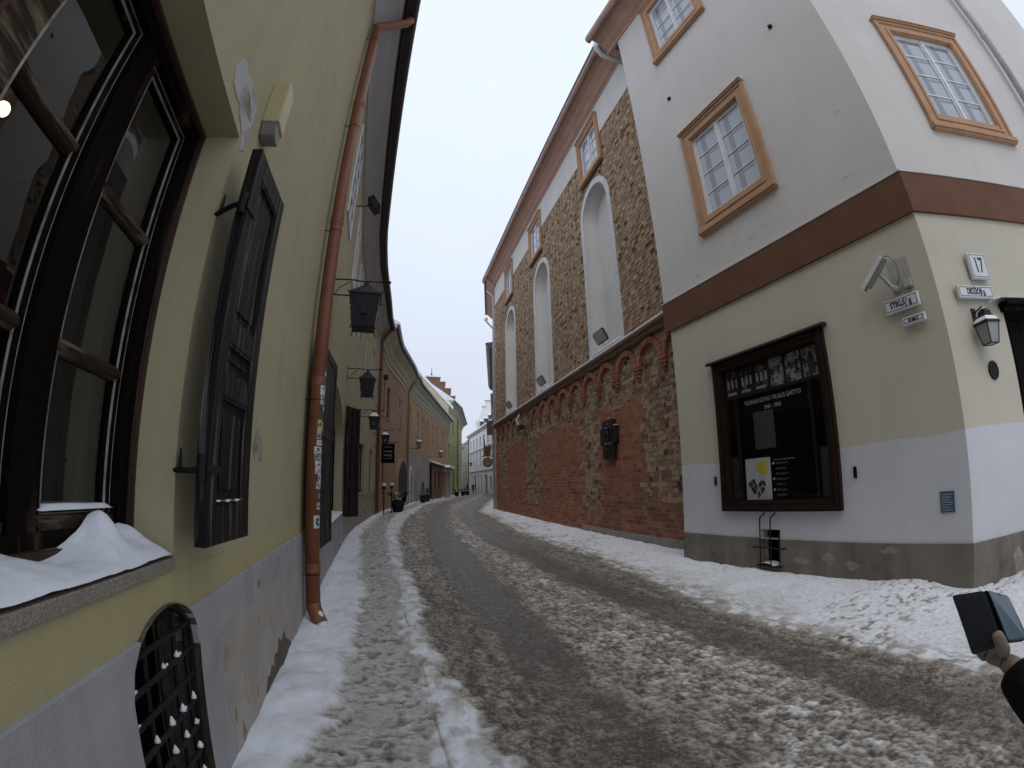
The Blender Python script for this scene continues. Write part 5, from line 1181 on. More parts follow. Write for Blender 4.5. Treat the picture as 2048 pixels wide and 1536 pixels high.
# ------------------------------------------------------------------ right side beyond the hall
pe = np.array([3.40, 9.07])+D(-13.7)*LEN
FR2 = Fr(pe, rightrz(-2.6))
HB = FR2.root('hall_annex'); tag(HB, 'narrow plastered end of the brick hall with grey drainpipe at its corner', 'house')
b = MB(); b.box(-6.0, 0, 0, 6, -.2, 13.75); b.build('wall', 'white_plaster', HB)
b = MB(); b.sweepx([(.05, 13.7), (-.05, 13.7), (-.12, 13.85), (-.36, 14.1), (-.58, 14.3), (.05, 14.42)], -6.2, .3); b.build('cornice', 'rose_cornice', HB)
b = MB(); b.sweepx([(.05, 14.42), (-.72, 14.3), (-.72, 14.4), (4, 17), (4, 14)], -6.3, .3); b.build('roof', 'roof_metal', HB)
b = MB(); b.tube([(-.35, -.10, 0), (-.35, -.10, 13.3), (-.8, -.5, 13.9)], .07, 10); b.build('drainpipe', 'pipe_grey', HB, smooth=True)
b = MB(); b.tube([(-5.8, -.10, 0), (-5.8, -.10, 13.0), (-5.9, -.6, 13.6)], .07, 10); b.build('drainpipe', 'pipe_grey', HB, smooth=True); MB().sphere((-5.9, -.66, 13.8), .16).build('snow', 'snow', HB, smooth=True)
q0 = FR2.W(-6.2, 0); FR3 = Fr(q0[:2], rightrz(-2.2))
H3 = FR3.root('eaves_house'); tag(H3, 'pale house seen edge-on beyond the brick hall, with deep dark eaves', 'house')
b = MB(); b.box(-43, 0, 0, 6, -.2, 11.6); b.build('wall', 'pale_facade', H3)
b = MB(); b.sweepx([(.05, 11.6), (-.45, 11.7), (-.62, 11.9), (-.7, 12.1), (.05, 12.2)], -16, -.2); b.build('eaves', 'roof_metal', H3)
b = MB(); b.sweepx([(.05, 11.0), (-.35, 11.2), (-.5, 11.5), (.05, 11.6)], -42, -17); b.build('eaves', 'roof_metal', H3)
b = MB(); b.box(-8, -6, -.35, 0, 7.6, 8.0).box(-7.8, -7.6, -.30, 0, 6.9, 7.6).box(-6.4, -6.2, -.3, 0, 6.9, 7.6); b.build('bay_cornice', 'sign_grey', H3)
b = MB(); b.tube([(-9.8, -.12, 0), (-9.8, -.12, 11.4)], .07, 8); b.build('drainpipe', 'fascia_dark', H3, smooth=True)
FP = Fr((-3.0, 78.0), rightrz(-14.3))
PH = FP.root('pale_house'); tag(PH, 'pale cream facade with two rows of tall windows closing the view at the bend', 'house')
up_, lo_ = [], []
hh = []
for i in range(7): x = -26.5+i*3.9; hh += [(x, x+1.5, 9.1, 11.0), (x, x+1.5, 5.3, 8.0)]
gh = [(-27, -25.6, -.1, 3.4), (-24.6, -23.2, -.1, 3.4), (-17.3, -15.9, -.1, 3.5), (-14.0, -12.6, -.1, 3.5), (-9.5, -7, -.1, 3.3), (-5, -3, .6, 3.0)]
b = MB(); panel(b, -28.4, 0, -.2, 12.2, [rect(*q) for q in hh+gh]+[arch(-20.4, 1.2, -.1, 2.6, 10, 1.1)], .3); b.build('wall', 'pale_facade', PH)
for q in hh: simple_window(PH, *q, .12, 2, 3, 'white_paint', 'glass', .10, .04, None, 'trim_white', .16)
for q in gh: simple_window(PH, *q, .2, 2, 1, 'dark_wood', 'glass', .12, .05, sill=False)
MB().prism(arch(-20.4, 1.2, -.1, 2.6, 10, 1.1), .2, .25).build('arched_door', 'dark_wood', PH)
b = MB(); b.box(-28.4, 0, -.12, 0, 4.1, 4.3).box(-28.4, 0, -.15, 0, 8.35, 8.6); b.build('string_course', 'sign_grey', PH)
b = MB(); b.sweepx([(.0, 11.9), (-.2, 12.0), (-.6, 12.25), (-.65, 12.4), (0, 12.4)], -28.5, .1); b.build('cornice', 'sign_grey', PH)
b = MB(); b.sweepx([(0, 12.405), (-.66, 12.41), (-.62, 12.6), (3.5, 15.6), (3.5, 12.3)], -28.5, .1); b.build('roof', 'snow', PH)
for x in (-23.5, -19, -14.5, -10):
    b = MB(); b.box(x-.7, x+.7, .9, 3.2, 13.2, 14.7); d_ = b.build('dormer', 'fascia_dark', PH); MB().box(x-.5, x+.5, .87, .9, 13.5, 14.5).build('pane', 'glass', d_); MB().prism([(x-.9, 14.7), (x+.9, 14.7), (x+.6, 15.1), (x-.6, 15.1)], .7, 3.2).build('snow', 'snow', d_)
b = MB(); b.tube([(-28.3, -.15, 0), (-28.3, -.15, 12)], .1, 8); b.build('drainpipe', 'fascia_dark', PH, smooth=True)
MB().box(-28.4, 0, .3, 9, -.2, 12.3).build('back_wall', 'pale_facade', PH)
FP2 = Fr(FP.W(-28.5, 0)[:2], rightrz(-14.3)); PH2 = FP2.root('far_grey_house'); tag(PH2, 'small greyish house farthest away on the right side of the bend', 'house')
hh = [(x, x+1.4, z, z+2) for x in (-4, -8, -12, -16, -20) for z in (1, 4.8, 8.0)]
b = MB(); panel(b, -30, 0, -.2, 11.2, [rect(*q) for q in hh], .2); b.build('wall', 'cream_cornice', PH2)
for q in hh: simple_window(PH2, *q, .1, 2, 2, 'white_paint', 'glass', .1, .04)
MB().sweepx([(0, 11.2), (-.6, 11.3), (-.6, 11.6), (3.5, 14.4), (3.5, 11.2)], -30, 0).build('roof', 'snow', PH2)
r = empty('gable_house', (-4.2, 97, 0)); tag(r, 'white building with a stepped gable rising above the pale facade', 'house')
gp_ = [(-3.6, 0), (-3.6, 14.8), (-3.1, 15.2), (-2.7, 16.2), (-2.2, 17.6), (-1.6, 17.9), (-1.5, 19.2), (4.0, 19.2), (4.0, 20.0), (9, 20.0), (9, 0)]
b = MB(); b.prism(gp_, 0, 10); b.build('wall', 'pale_facade', r)
b = MB(); b.box(-1.7, 4.1, -.2, .5, 19.2, 19.4).box(-2.3, -1.5, -.2, .5, 17.9, 18.1).box(-.2, 1.6, -.1, 0, 18.0, 18.3); b.build('coping', 'sign_grey', r)
# stepped closing house at the very end so the street reads as closed
r = empty('end_house', (-20, 128, 0)); tag(r, 'distant white house closing the end of the street', 'house')
b = MB(); b.box(-8, 6, 0, 8, 0, 9.5); b.build('wall', 'pale_facade', r); MB().prism([(-8.4, 9.5), (6.4, 9.5), (-1, 14)], -.3, 8).build('roof', 'snow', r)

# ------------------------------------------------------------------ lanterns and hanging signs along the yellow house
def street_lantern(s, zb, label, big=1.0, hx=.48, hole=True, snow=True, lit=False):
    r = FL.root('hanging_lantern', s, -loff(s), zb); r['label'] = label; r['category'] = 'lantern'; r['group'] = 'black wrought iron lanterns on wall brackets'
    b = MB()
    b.tube([(0, .0, 0), (0, -.30, .012), (0, -.5, -.012), (0, -.56, .0), (0, -.82, .01)], .011, 7); b.tube([(0, -.80, .01), (0, -.86, .012)], .02, 7)
    b.tube([(0, .0, -.24), (0, -.34, -.235)], .010, 7); b.box(-.02, .02, -.012, .005, -.30, .06)
    b.tube([(0, -.05, -.24), (0, -.12, -.12), (0, -.28, -.02)], .006, 6)
    b.build('bracket', 'iron', r)
    c = (0, -hx-.03, 0); q = R(45); w0, w1 = .215*big, .160*big; zt, zb_ = -.27, -.27-.46*big
    b = MB(); b.lathe([(w1*1.41, zb_), (w0*1.41, zt)], c, 4, q); b.build('lantern_body', 'black_metal', r, bevel=.004)
    b = MB(); b.lathe([(w0*1.50, zt-.01), (w0*1.5, zt+.015), (w0*.75, zt+.12), (.055, zt+.20), (.04, zt+.26), (.01, zt+.28)], c, 4, q); b.build('lantern_roof', 'black_metal', r, bevel=.003)
    b = MB()
    for k in range(4):
        a = q+k*math.pi/2; x, y = math.cos(a)*1.41, math.sin(a)*1.41
        b.tube([(c[0]+w1*x, c[1]+w1*y, zb_+.02), (c[0]+w1*x*1.02, c[1]+w1*y*1.02, zb_-.03), (c[0]+w1*x*1.14, c[1]+w1*y*1.14, zb_-.045)], .007, 5)
        b.tube([(c[0]+w0*x*1.04, c[1]+w0*y*1.04, zt), (c[0]+w0*x*1.16, c[1]+w0*y*1.16, zt+.025)], .007, 5)
        m_ = (w0+w1)/2; b.tube([(c[0]+m_*x, c[1]+m_*y, (zt+zb_)/2), (c[0]+m_*x*1.14, c[1]+m_*y*1.14, (zt+zb_)/2)], .006, 5)
    b.build('scroll_hooks', 'iron', r)
    if hole:
        m_ = (w0+w1)/2
        for sg in (-1, 1):
            b = MB(); b.prism([(sg*0+.055*math.cos(t), -.03+.055*math.sin(t)) for t in np.linspace(0, 2*math.pi, 19)[:-1]], -.004, .012)
            b.xf(Matrix.Translation((sg*(m_+.012), c[1], (zt+zb_)/2)) @ Matrix.Rotation(R(90), 4, 'Z') @ Matrix.Rotation(R(-8*sg), 4, 'X')); b.build('round_port', 'lens_dark', r)
    b = MB(); b.box(-.006, .006, c[1]-.1, c[1]-.02, zb_-.13, zb_-.12) if False else b.tube([(0, c[1], zb_), (.01, c[1]+.03, zb_-.14)], .004, 5); b.build('chain', 'iron', r)
    if snow:
        b = MB(); b.lathe([(w0*1.35, zt+.03), (w0*.95, zt+.11), (.07, zt+.19), (.0, zt+.20)], c, 4, q); b.build('snow', 'snow', r)
    return r
street_lantern(6.25, 4.34, 'nearest and largest black lantern with a round hole, hanging right of the terracotta pipe', 1.0, snow=False)
street_lantern(11.4, 4.30, 'second black lantern on the yellow house, above the folded shutters', .9, snow=False)
street_lantern(16.1, 4.02, 'third black lantern with snow on its roof, beside the narrow upper windows', .85)
street_lantern(21.6, 3.98, 'fourth black lantern at the far end of the yellow house, above the black shop sign', .85)
# floodlight high on the yellow house
r = FL.root('floodlight', 8.6, 0, 7.2); tag(r, 'black square floodlight high under the eaves of the yellow house', 'floodlight')
b = MB(); b.box(-.17, .17, -.10, .05, -.15, .15); b.xf(Matrix.Translation((0, -.36, 0)) @ Matrix.Rotation(R(-35), 4, 'X')); b.build('housing', 'black_metal', r, bevel=.01)
b = MB(); b.box(-.15, .15, -.112, -.102, -.13, .13); b.xf(Matrix.Translation((0, -.36, 0)) @ Matrix.Rotation(R(-35), 4, 'X')); b.build('lamp_glass', 'glass_curtain', r)
MB().tube([(0, 0, -.05), (0, -.18, -.04), (0, -.30, 0)], .014, 6).build('arm', 'iron', r)
r = FL.root('spotlight', 22.6, -loff(22.6), 6.7); tag(r, 'small spotlight with snow on the rose house next to its drainpipe', 'floodlight')
b = MB(); b.box(-.12, .12, -.42, -.2, -.12, .12); b.build('housing', 'black_metal', r, bevel=.01); MB().box(-.10, .10, -.44, -.421, -.1, .1).build('lamp_glass', 'lantern_glass', r); MB().tube([(0, 0, 0), (0, -.22, 0)], .02, 6).build('arm', 'iron', r)
# alarm box
r = FL.root('alarm_box', 2.03, 0, 3.20); tag(r, 'cream alarm box with grey lens on the ochre wall above the open shutter', 'alarm box')
b = MB(); b.prism([(-.07, .10), (.075, .10), (.075, .38), (.045, .41), (-.07, .41)], -.10, 0); b.build('case', 'alarm_cream', r, bevel=.008)
b = MB(); b.prism([(-.066, .098), (.072, .098), (.055, .02), (.0, .0), (-.05, .02)], -.092, -.004); b.build('lens', 'alarm_grey', r, bevel=.008)
# black square hanging shop sign
r = FL.root('shop_sign', 23.6, -loff(23.6), 3.55); tag(r, 'black square hanging shop sign with white lettering LINEN TALES', 'shop sign')
MB().tube([(0, 0, .04), (0, -.95, .04)], .018, 6).build('bracket', 'iron', r)
MB().box(-.02, .02, -.78, -.10, -1.0, -.02).build('sign_board', 'poster_black', r, bevel=.005)
mz = R(-90)
for k, tx in enumerate(['LINEN', 'TALES']): text('lettering', tx, .13, paper((.5, .5, .5)), r, (-.024, -.44, -.42-.20*k), .001, 1.25, rot=(R(90), 0, R(-90)))
for k, zz in enumerate((-.25, -.76)):
    b = MB(); pp = [(-.024, -.22-.44*t, zz+(.05 if k == 0 else -.03)*math.sin(math.pi*t)+.02*t) for t in np.linspace(0, 1, 9)]; b.tube(pp, .006, 5); b.build('arc_line', paper((.5, .5, .5)), r)
# bracket lanterns further along
def far_lantern(s, z, e, label):
    r = FL.root('street_lamp', s, -loff(s), z); r['group'] = 'snow capped bracket lamps on the far houses'
    b = MB(); b.lathe([(.14, 0), (.22, .42)], (0, -e, 0), 6); b.build('lamp_glass', 'lantern_glass', r)
    b = MB()
    for k in range(6): a = k*math.pi/3; b.tube([(.14*math.cos(a), -e+.14*math.sin(a), 0), (.22*math.cos(a), -e+.22*math.sin(a), .42)], .018, 5)
    b.lathe([(.15, -.04), (.15, .01)], (0, -e, 0), 6); b.build('lamp_frame', 'black_metal', r)
    b = MB(); b.lathe([(.26, .41), (.26, .44), (.12, .58), (.05, .62), (.04, .75), (0, .78)], (0, -e, 0), 6); b.build('lamp_roof', 'black_metal', r)
    b = MB(); b.lathe([(.245, .45), (.2, .53), (.11, .62), (0, .66)], (0, -e, 0), 8); b.build('snow', 'snow', r, smooth=True)
    MB().tube([(0, 0, -.05), (0, -e, -.05)], .02, 6).build('bracket', 'iron', r)
    tag(r, label, 'street lamp'); return r
far_lantern(35.6, 4.3, .75, 'snow capped bracket lamp beside the drainpipe between the rose and orange houses')
far_lantern(44.6, 4.2, 1.3, 'snow capped bracket lamp above the red shopfront of the orange house')
far_lantern(64.5, 4.2, 2.2, 'farthest snow capped lamp, on the lime green house')
# little snow capped wall lights by the shop door
for i, (s_, z_, e_) in enumerate(((22.9, 1.42, .35), (24.9, 1.45, .55))):
    r = FL.root('door_lamp', s_, -loff(s_)-e_, 0); tag(r, ['small post lamp with a cap of snow, nearer to the drainpipe', 'small post lamp with a cap of snow, beside the planter and blackboard'][i], 'post lamp', 'snow capped post lamps at the shop door')
    MB().lathe([(.05, 0), (.03, .05), (.028, z_-.2), (.09, z_-.14), (.09, z_)], (0, 0, 0), 10).build('post', 'iron', r); MB().sphere((0, 0, z_+.03), .13, 1, 1, .7).build('snow', 'snow', r, smooth=True)
# tavern sign on the right
r = FR3.root('tavern_sign', -.6, -.1, 3.15); tag(r, 'round wooden tavern sign with a reddish crown of flames hanging on the right side', 'tavern sign')
MB().tube([(0, .1, .42), (0, -.95, .42)], .02, 6).box(-.03, .03, .06, .1, .2, .7).build('bracket', 'iron', r)
b = MB(); b.prism([(.36*math.cos(t), .36*math.sin(t)) for t in np.linspace(0, 2*math.pi, 29)[:-1]], -.05, .05); Z9 = Matrix.Translation((0, -.46, -.02)) @ Matrix.Rotation(R(90), 4, 'Z'); b.xf(Z9); b.build('sign_rim', 'iron', r, bevel=.01)
b = MB(); b.prism([(.29*math.cos(t), .29*math.sin(t)) for t in np.linspace(0, 2*math.pi, 29)[:-1]], -.06, .06); b.xf(Z9); b.build('sign_disc', 'wood_disc', r)
text('lettering', 'ALUS', .17, 'iron', r, (.065, -.46, .0), .002, 1.0, rot=(R(90), 0, R(90)))
b = MB(); b.prism([(-.28, .45), (.22, .45), (.26, 1.1), (.18, 1.45), (.12, 1.15), (.06, 1.35), (.0, 1.1), (-.06, 1.3), (-.14, 1.1), (-.20, 1.6), (-.36, 2.0), (-.27, 1.55), (-.28, 1.1)], -.04, .04); b.xf(Z9); b.build('flame_crown', 'old_wood_red', r, bevel=.01)
r = FR3.root('wooden_board', -1.2, -.1, 5.2); tag(r, 'reddish vertical wooden board above the tavern sign', 'board')
MB().box(-.03, .03, -.52, -.05, 0, 1.1).build('board', 'old_wood_red', r); MB().tube([(0, .1, 1.0), (0, -.5, 1.0)], .02, 6).build('bracket', 'iron', r)

# ------------------------------------------------------------------ hall details
# memorial plaque with relief portrait
r = FC.root('memorial_plaque', -3.20, -.03, 2.10); tag(r, 'dark bronze cross-shaped memorial plaque with a relief head on the red brick wall', 'plaque')
P_ = [(-.32, 0), (.32, 0), (.32, .18), (.36, .22), (.36, .36), (.50, .42), (.50, .86), (.34, .90), (.34, 1.02), (-.34, 1.02), (-.34, .90), (-.50, .86), (-.50, .42), (-.36, .36), (-.36, .22), (-.32, .18)]
P_ = [(x*.92, z) for x, z in P_]
MB().prism(P_, -.10, .03).build('plaque_body', 'bronze', r, bevel=.015)
b = MB(); b.sphere((0, -.11, .66), .13, .8, .55, 1.15, 16, 12); b.sphere((0, -.12, .80), .14, .85, .5, .55, 14, 8); b.sphere((0, -.16, .65), .03, .8, 1.2, 1.3, 8, 6); b.sphere((0, -.11, .50), .10, .9, .5, 1.2, 12, 8); b.sphere((0, -.09, .36), .22, 1.0, .35, .5, 14, 8); b.build('relief_head', 'bronze', r, smooth=True)
b = MB(); pts = [(.26*math.cos(t), -.105, .62+.32*math.sin(t)) for t in np.linspace(R(20), R(160), 12)]; b.tube(pts, .018, 6); b.build('relief_arc', 'bronze', r, smooth=True)
b = MB()
for q in range(3): b.box(-.2, .2, -.108, -.1, .05+q*.06, .075+q*.06)
b.build('relief_lines', 'bronze', r)
b = heap('s', -.31, .31, -.10, .03, lambda x, y: 1.022+.025, 8, 4); b.build('snow', 'snow', r, smooth=True)
for (a, c) in ((-.46, -.35), (.35, .46)): b = MB(); b.box(a, c, -.09, .02, .862, .88); b.build('snow', 'snow', r, bevel=.006)
# niche floodlights
def niche_light(x, label, lower=False, z=5.22, y=-.02):
    r = FC.root('niche_floodlight', x, y, z); r['group'] = 'floodlights standing in the tall niches'; tag(r, label, 'floodlight')
    b = MB(); b.tube([(0, .05, -.02), (.0, -.06, .12)], .014, 6); b.box(-.05, .05, .0, .1, -.04, -.01); b.build('stand', 'sign_grey', r)
    b = MB(); b.prism([(-.30, -.02), (.30, -.02), (.20, .16), (-.20, .16)], -.15, .15); b.xf(Matrix.Translation((0, -.14, .28)) @ Matrix.Rotation(R(-62), 4, 'X')); b.build('housing', 'sign_grey', r, bevel=.01)
    b = MB(); rring(b, -.33, .33, -.175, .175, .035, -.05, -.01); b.xf(Matrix.Translation((0, -.14, .28)) @ Matrix.Rotation(R(-62), 4, 'X') @ Matrix.Rotation(R(90), 4, 'X')); b.xf(Matrix.Identity(4)); b = MB(); rring(b, -.33, .33, -.18, .18, .03, -.045, -.01); b.xf(Matrix.Rotation(R(-90), 4, 'X')); b.xf(Matrix.Translation((0, -.14, .28)) @ Matrix.Rotation(R(-62), 4, 'X')); b.build('rim', 'black_metal', r, bevel=.004)
    b = MB(); b.box(-.27, .27, -.13, .13, -.052, -.0455); b.xf(Matrix.Translation((0, -.14, .28)) @ Matrix.Rotation(R(-62), 4, 'X')); b.build('lamp_glass', 'pipe_grey', r); return r
niche_light(-3.25, 'grey floodlight in the nearest and largest niche of the brick hall')
niche_light(-8.95, 'grey floodlight in the middle niche of the brick hall')
niche_light(-14.55, 'grey floodlight in the farthest niche of the brick hall')
r = FC.root('frieze_floodlight', -11.9, -.1, 4.05); tag(r, 'snow covered floodlight fixed in the gap of the brick frieze', 'floodlight')
b = MB(); b.box(-.25, .25, -.25, 0, -.1, .02); b.build('housing', 'black_metal', r, bevel=.01); MB().tube([(-.3, -.1, .6), (-.25, -.25, .35), (-.1, -.2, .1)], .05, 8).build('arm', 'sign_grey', r); b = heap('s', -.26, .26, -.26, 0, lambda x, y: .02+.05, 8, 5); b.build('snow', 'snow', r, smooth=True)

# ------------------------------------------------------------------ pots, board, planters
def potted_tree(s, off, hgt, label, name='potted_conifer', seed=0):
    r = FL.root(name, s, -off, 0); tag(r, label, 'potted tree', 'potted conifers along the orange house')
    MB().lathe([(.20, 0), (.28, .55), (.30, .56), (.30, .6), (.25, .6)], (0, 0, 0), 14).build('pot', 'black_metal', r, smooth=False)
    MB().tube([(0, 0, .5), (0, 0, hgt*.9)], [.03, .008], 6).build('trunk', 'dark_wood', r)
    q = random.Random(seed); b = MB()
    for i in range(700):
        t = q.random()**.8; rr_ = (1-t)*.26+.03; a = q.uniform(0, 6.28); z_ = .62+t*(hgt-.62); d_ = rr_*q.uniform(.5, 1.1)
        x_, y_ = d_*math.cos(a), d_*math.sin(a); l = .06; u = Vector((math.cos(a)*q.uniform(.5, 1), math.sin(a), q.uniform(-.2, .9))).normalized()*l; v = Vector((-math.sin(a), math.cos(a), q.uniform(-.4, .4)))*.02
        p = Vector((x_, y_, z_)); b.add([p-v, p+v, p+u], [(0, 1, 2)])
    b.build('foliage', 'evergreen', r, fix=False); return r
potted_tree(38.6, loff(38.6)+.65, 1.75, 'taller potted conifer in a dark tub by the grey wall', seed=1)
potted_tree(41.6, loff(41.6)+.5, 1.15, 'small potted conifer by the grey wall, between two windows', seed=2)
r = FL.root('chalkboard', 27.4, -(loff(27.4)+.75), 0, R(25)); tag(r, 'a-frame chalkboard with white border standing before the arched gateway', 'chalkboard')
b = MB(); rring(b, -.33, .33, .42, 1.12, .045, -.02, .02); b.box(-.33, -.28, -.015, .015, 0, .42).box(.28, .33, -.015, .015, 0, .42); b.xf(Matrix.Rotation(R(12), 4, 'X')); b.build('board_frame', 'white_paint', r)
b = MB(); b.box(-.29, .29, -.01, .01, .46, 1.08); b.xf(Matrix.Rotation(R(12), 4, 'X')); b.build('board', 'poster_black', r)
b = MB(); b.box(-.3, -.27, .3, .33, 0, 1.05).box(.27, .3, .3, .33, 0, 1.05); b.build('rear_leg', 'white_paint', r)
def planter(s, off, label, seed, sc=1., snow=True):
    r = FL.root('planter', s, -off, 0); r['group'] = 'snowy planters with bare shrubs'; tag(r, label, 'planter')
    MB().lathe([(.22*sc, 0), (.30*sc, .3*sc), (.27*sc, .55*sc), (.24*sc, .55*sc)], (0, 0, 0), 14).build('tub', 'iron', r)
    q = random.Random(seed); b = MB()
    for i in range(34):
        a = q.uniform(0, 6.28); l = q.uniform(.3, .65)*sc; p = Vector((.1*math.cos(a), .1*math.sin(a), .5*sc)); e_ = p+Vector((math.cos(a)*l*.8, math.sin(a)*l*.8, l*.7)); mid = (p+e_)/2+Vector((0, 0, .06)); b.tube([p, mid, e_], [.012, .008, .004], 4)
        for k in range(9): c_ = mid.lerp(e_, q.random()); v = Vector((q.uniform(-1, 1), q.uniform(-1, 1), q.uniform(-.3, 1))).normalized()*.05*sc; w_ = Vector((q.uniform(-1, 1), q.uniform(-1, 1), q.uniform(-1, 1)))*.03; b.add([c_, c_+v+w_, c_+v-w_], [(0, 1, 2)])
    b.build('shrub', 'evergreen', r, fix=False)
    if snow: b = MB(); b.sphere((.05, .0, .60*sc), .17*sc, 1.2, 1, .4); b.sphere((-.2*sc, .1, .85*sc), .07*sc); b.build('snow', 'snow', r, smooth=True)
    return r
planter(25.3, loff(25.3)+.85, 'round dark tub with snowy shrub in front of the chalkboard', 3, 1.15)
for i, (s_, o_, lb) in enumerate(((59.5, 1.0, 'first dark planter at the foot of the lime green house'), (62.5, 1.3, 'second dark planter at the foot of the lime green house, middle of three'), (66, 1.6, 'third and farthest dark planter at the foot of the lime green house'))):
    planter(s_, loff(s_)+o_, lb, 10+i, 1.05)

# ------------------------------------------------------------------ people
def skin(name, nodes, edges, m, parent, sub=2, root=0, smooth=True):
    """nodes: (x, y, z, r[, ry])"""
    me = bpy.data.meshes.new(name); me.from_pydata([n[:3] for n in nodes], edges, []); o = bpy.data.objects.new(name, me); COL.objects.link(o)
    if parent is not None: o.parent = parent
    me.materials.append(MT[m]) if isinstance(m, str) else me.materials.append(m)
    bm = bmesh.new(); bm.from_mesh(me); lay = bm.verts.layers.skin.verify()
    bm.verts.ensure_lookup_table()
    for i, n in enumerate(nodes):
        s_ = bm.verts[i][lay]; s_.radius = (n[3], n[4] if len(n) > 4 else n[3]); s_.use_root = (i == root)
    bm.to_mesh(me); bm.free()
    k = o.modifiers.new('skin', 'SKIN'); k.use_smooth_shade = smooth; k.branch_smoothing = .6
    s2 = o.modifiers.new('sub', 'SUBSURF'); s2.levels = sub; s2.render_levels = sub
    return o
def walker(x, y, rz, label, hgt=1.72, step=.16, coat='black_cloth'):
    r = empty('person', (x, y, 0), rz); tag(r, label, 'person', 'pedestrians far down the street'); k = hgt/1.72
    nodes = [(0, 0, .93, .13, .10), (0, 0, 1.15, .15, .11), (0, 0, 1.36, .17, .11), (0, 0, 1.49, .06), (0, -.01, 1.60, .085, .095), (0, 0, 1.69, .06),
             (-.1, 0, .88, .09), (-.11, step*.5, .50, .065), (-.11, step*.9, .10, .045), (-.11, step*.9-.14, .05, .035),
             (.1, 0, .88, .09), (.11, -step*.4, .50, .065), (.11, -step, .10, .045), (.11, -step-.14, .05, .035),
             (-.19, 0, 1.38, .06), (-.25, .04, 1.12, .048), (-.24, -.04, .88, .035), (.19, 0, 1.38, .06), (.25, -.04, 1.12, .048), (.24, -.12, .90, .035)]
    nodes = [(a*k, b*k, c*k, *d) for a, b, c, *d in nodes]
    ed = [(0, 1), (1, 2), (2, 3), (3, 4), (4, 5), (0, 6), (6, 7), (7, 8), (8, 9), (0, 10), (10, 11), (11, 12), (12, 13), (2, 14), (14, 15), (15, 16), (2, 17), (17, 18), (18, 19)]
    skin('body', nodes, ed, 'skin', r, 1)
    co_ = [(0, 0, .62, .20, .15), (0, 0, .93, .17, .14), (0, 0, 1.15, .175, .135), (0, 0, 1.37, .18, .13), (0, 0, 1.50, .085)]+[(-.20, 0, 1.38, .075), (-.26, .04, 1.12, .065), (-.25, -.04, .90, .05), (.20, 0, 1.38, .075), (.26, -.04, 1.12, .065), (.25, -.11, .92, .05)]
    skin('coat', [(a*k, b*k, c*k, *d) for a, b, c, *d in co_], [(0, 1), (1, 2), (2, 3), (3, 4), (3, 5), (5, 6), (6, 7), (3, 8), (8, 9), (9, 10)], coat, r, 1)
    tr_ = [(-.1, 0, .80, .10), (-.11, step*.5, .50, .08), (-.11, step*.9, .12, .065), (.1, 0, .80, .10), (.11, -step*.4, .50, .08), (.11, -step, .12, .065), (0, 0, .88, .13)]
    skin('trousers', [(a*k, b*k, c*k, *d) for a, b, c, *d in tr_], [(6, 0), (0, 1), (1, 2), (6, 3), (3, 4), (4, 5)], 'dark_jeans', r, 1, 6)
    MB().sphere((0, .005, 1.66*k), .105, 1, 1.08, .85).build('knit_hat', coat, r, smooth=True); return r
walker(-7.25, 84, R(170), 'pedestrian in dark clothes walking away in the middle of the far street')
walker(-8.9, 90, R(150), 'second pedestrian in black coat, left of the other one')

# the passer-by holding a phone at the right edge
def lens_point(px, py, d):
    """point seen at a photo pixel, d metres from the lens (used once, to measure where the hand is held)"""
    x = px-1024; y = 768-py; r = math.hypot(x, y); t = r/F1
    for _ in range(30): t -= (F1*t+F3*t**3-r)/(F1+3*F3*t*t)
    v = np.array([x*math.sin(t)/r, y*math.sin(t)/r, -math.cos(t)]); return np.array([v@rt, v@fw, v@up+0])*d+np.array([0, 0, H])
BX0, BY0 = 1.50, .12
PR = empty('person', (BX0, BY0, 0), 0); tag(PR, 'person in black coat at the right edge holding up a phone in one hand', 'person')
def pl_(p): return (p[0]-BX0, p[1]-BY0, p[2])
def HP(px, py, d): return tuple(lens_point(px, py, d))
wr = HP(2022, 1330, 1.245); s0 = HP(2022, 1332, 1.245); s1 = HP(2072, 1388, 1.225); el = HP(2150, 1480, 1.20); sh = (1.34, .16, 1.34)
cx_, cy_ = BX0, BY0
body = [(cx_, cy_, .93, .14, .11), (cx_, cy_, 1.12, .15, .11), (cx_, cy_, 1.34, .17, .115), (cx_, cy_, 1.44, .062), (cx_-.02, cy_+.02, 1.56, .08, .095), (cx_-.02, cy_+.02, 1.65, .065),
        (cx_-.1, cy_, .88, .09), (cx_-.11, cy_, .48, .06), (cx_-.11, cy_-.03, .09, .045), (cx_-.14, cy_+.11, .04, .035), (cx_+.1, cy_, .88, .09), (cx_+.11, cy_+.03, .48, .06), (cx_+.12, cy_, .09, .045), (cx_+.1, cy_+.13, .04, .035),
        (*sh, .055), (*el, .045), (*wr, .026, .030),
        (cx_+.17, cy_+.02, 1.36, .055), (cx_+.19, cy_+.08, 1.10, .045), (cx_+.02, cy_+.28, 1.08, .03),
        (*HP(2006, 1318, 1.245), .028, .024)]
th_ = [(*HP(2012, 1312, 1.232), .018), (*HP(2006, 1296, 1.214), .0165), (*HP(1998, 1278, 1.198), .0145), (*HP(1992, 1262, 1.192), .0125)]
nb = len(body); body += th_
ed = [(0, 1), (1, 2), (2, 3), (3, 4), (4, 5), (0, 6), (6, 7), (7, 8), (8, 9), (0, 10), (10, 11), (11, 12), (12, 13), (2, 14), (14, 15), (15, 16), (2, 17), (17, 18), (18, 19), (16, 20), (16, nb), (nb, nb+1), (nb+1, nb+2), (nb+2, nb+3)]
pk = len(body); body += [(*HP(1985, 1318, 1.25), .026, .018)]; ed.append((20, pk))
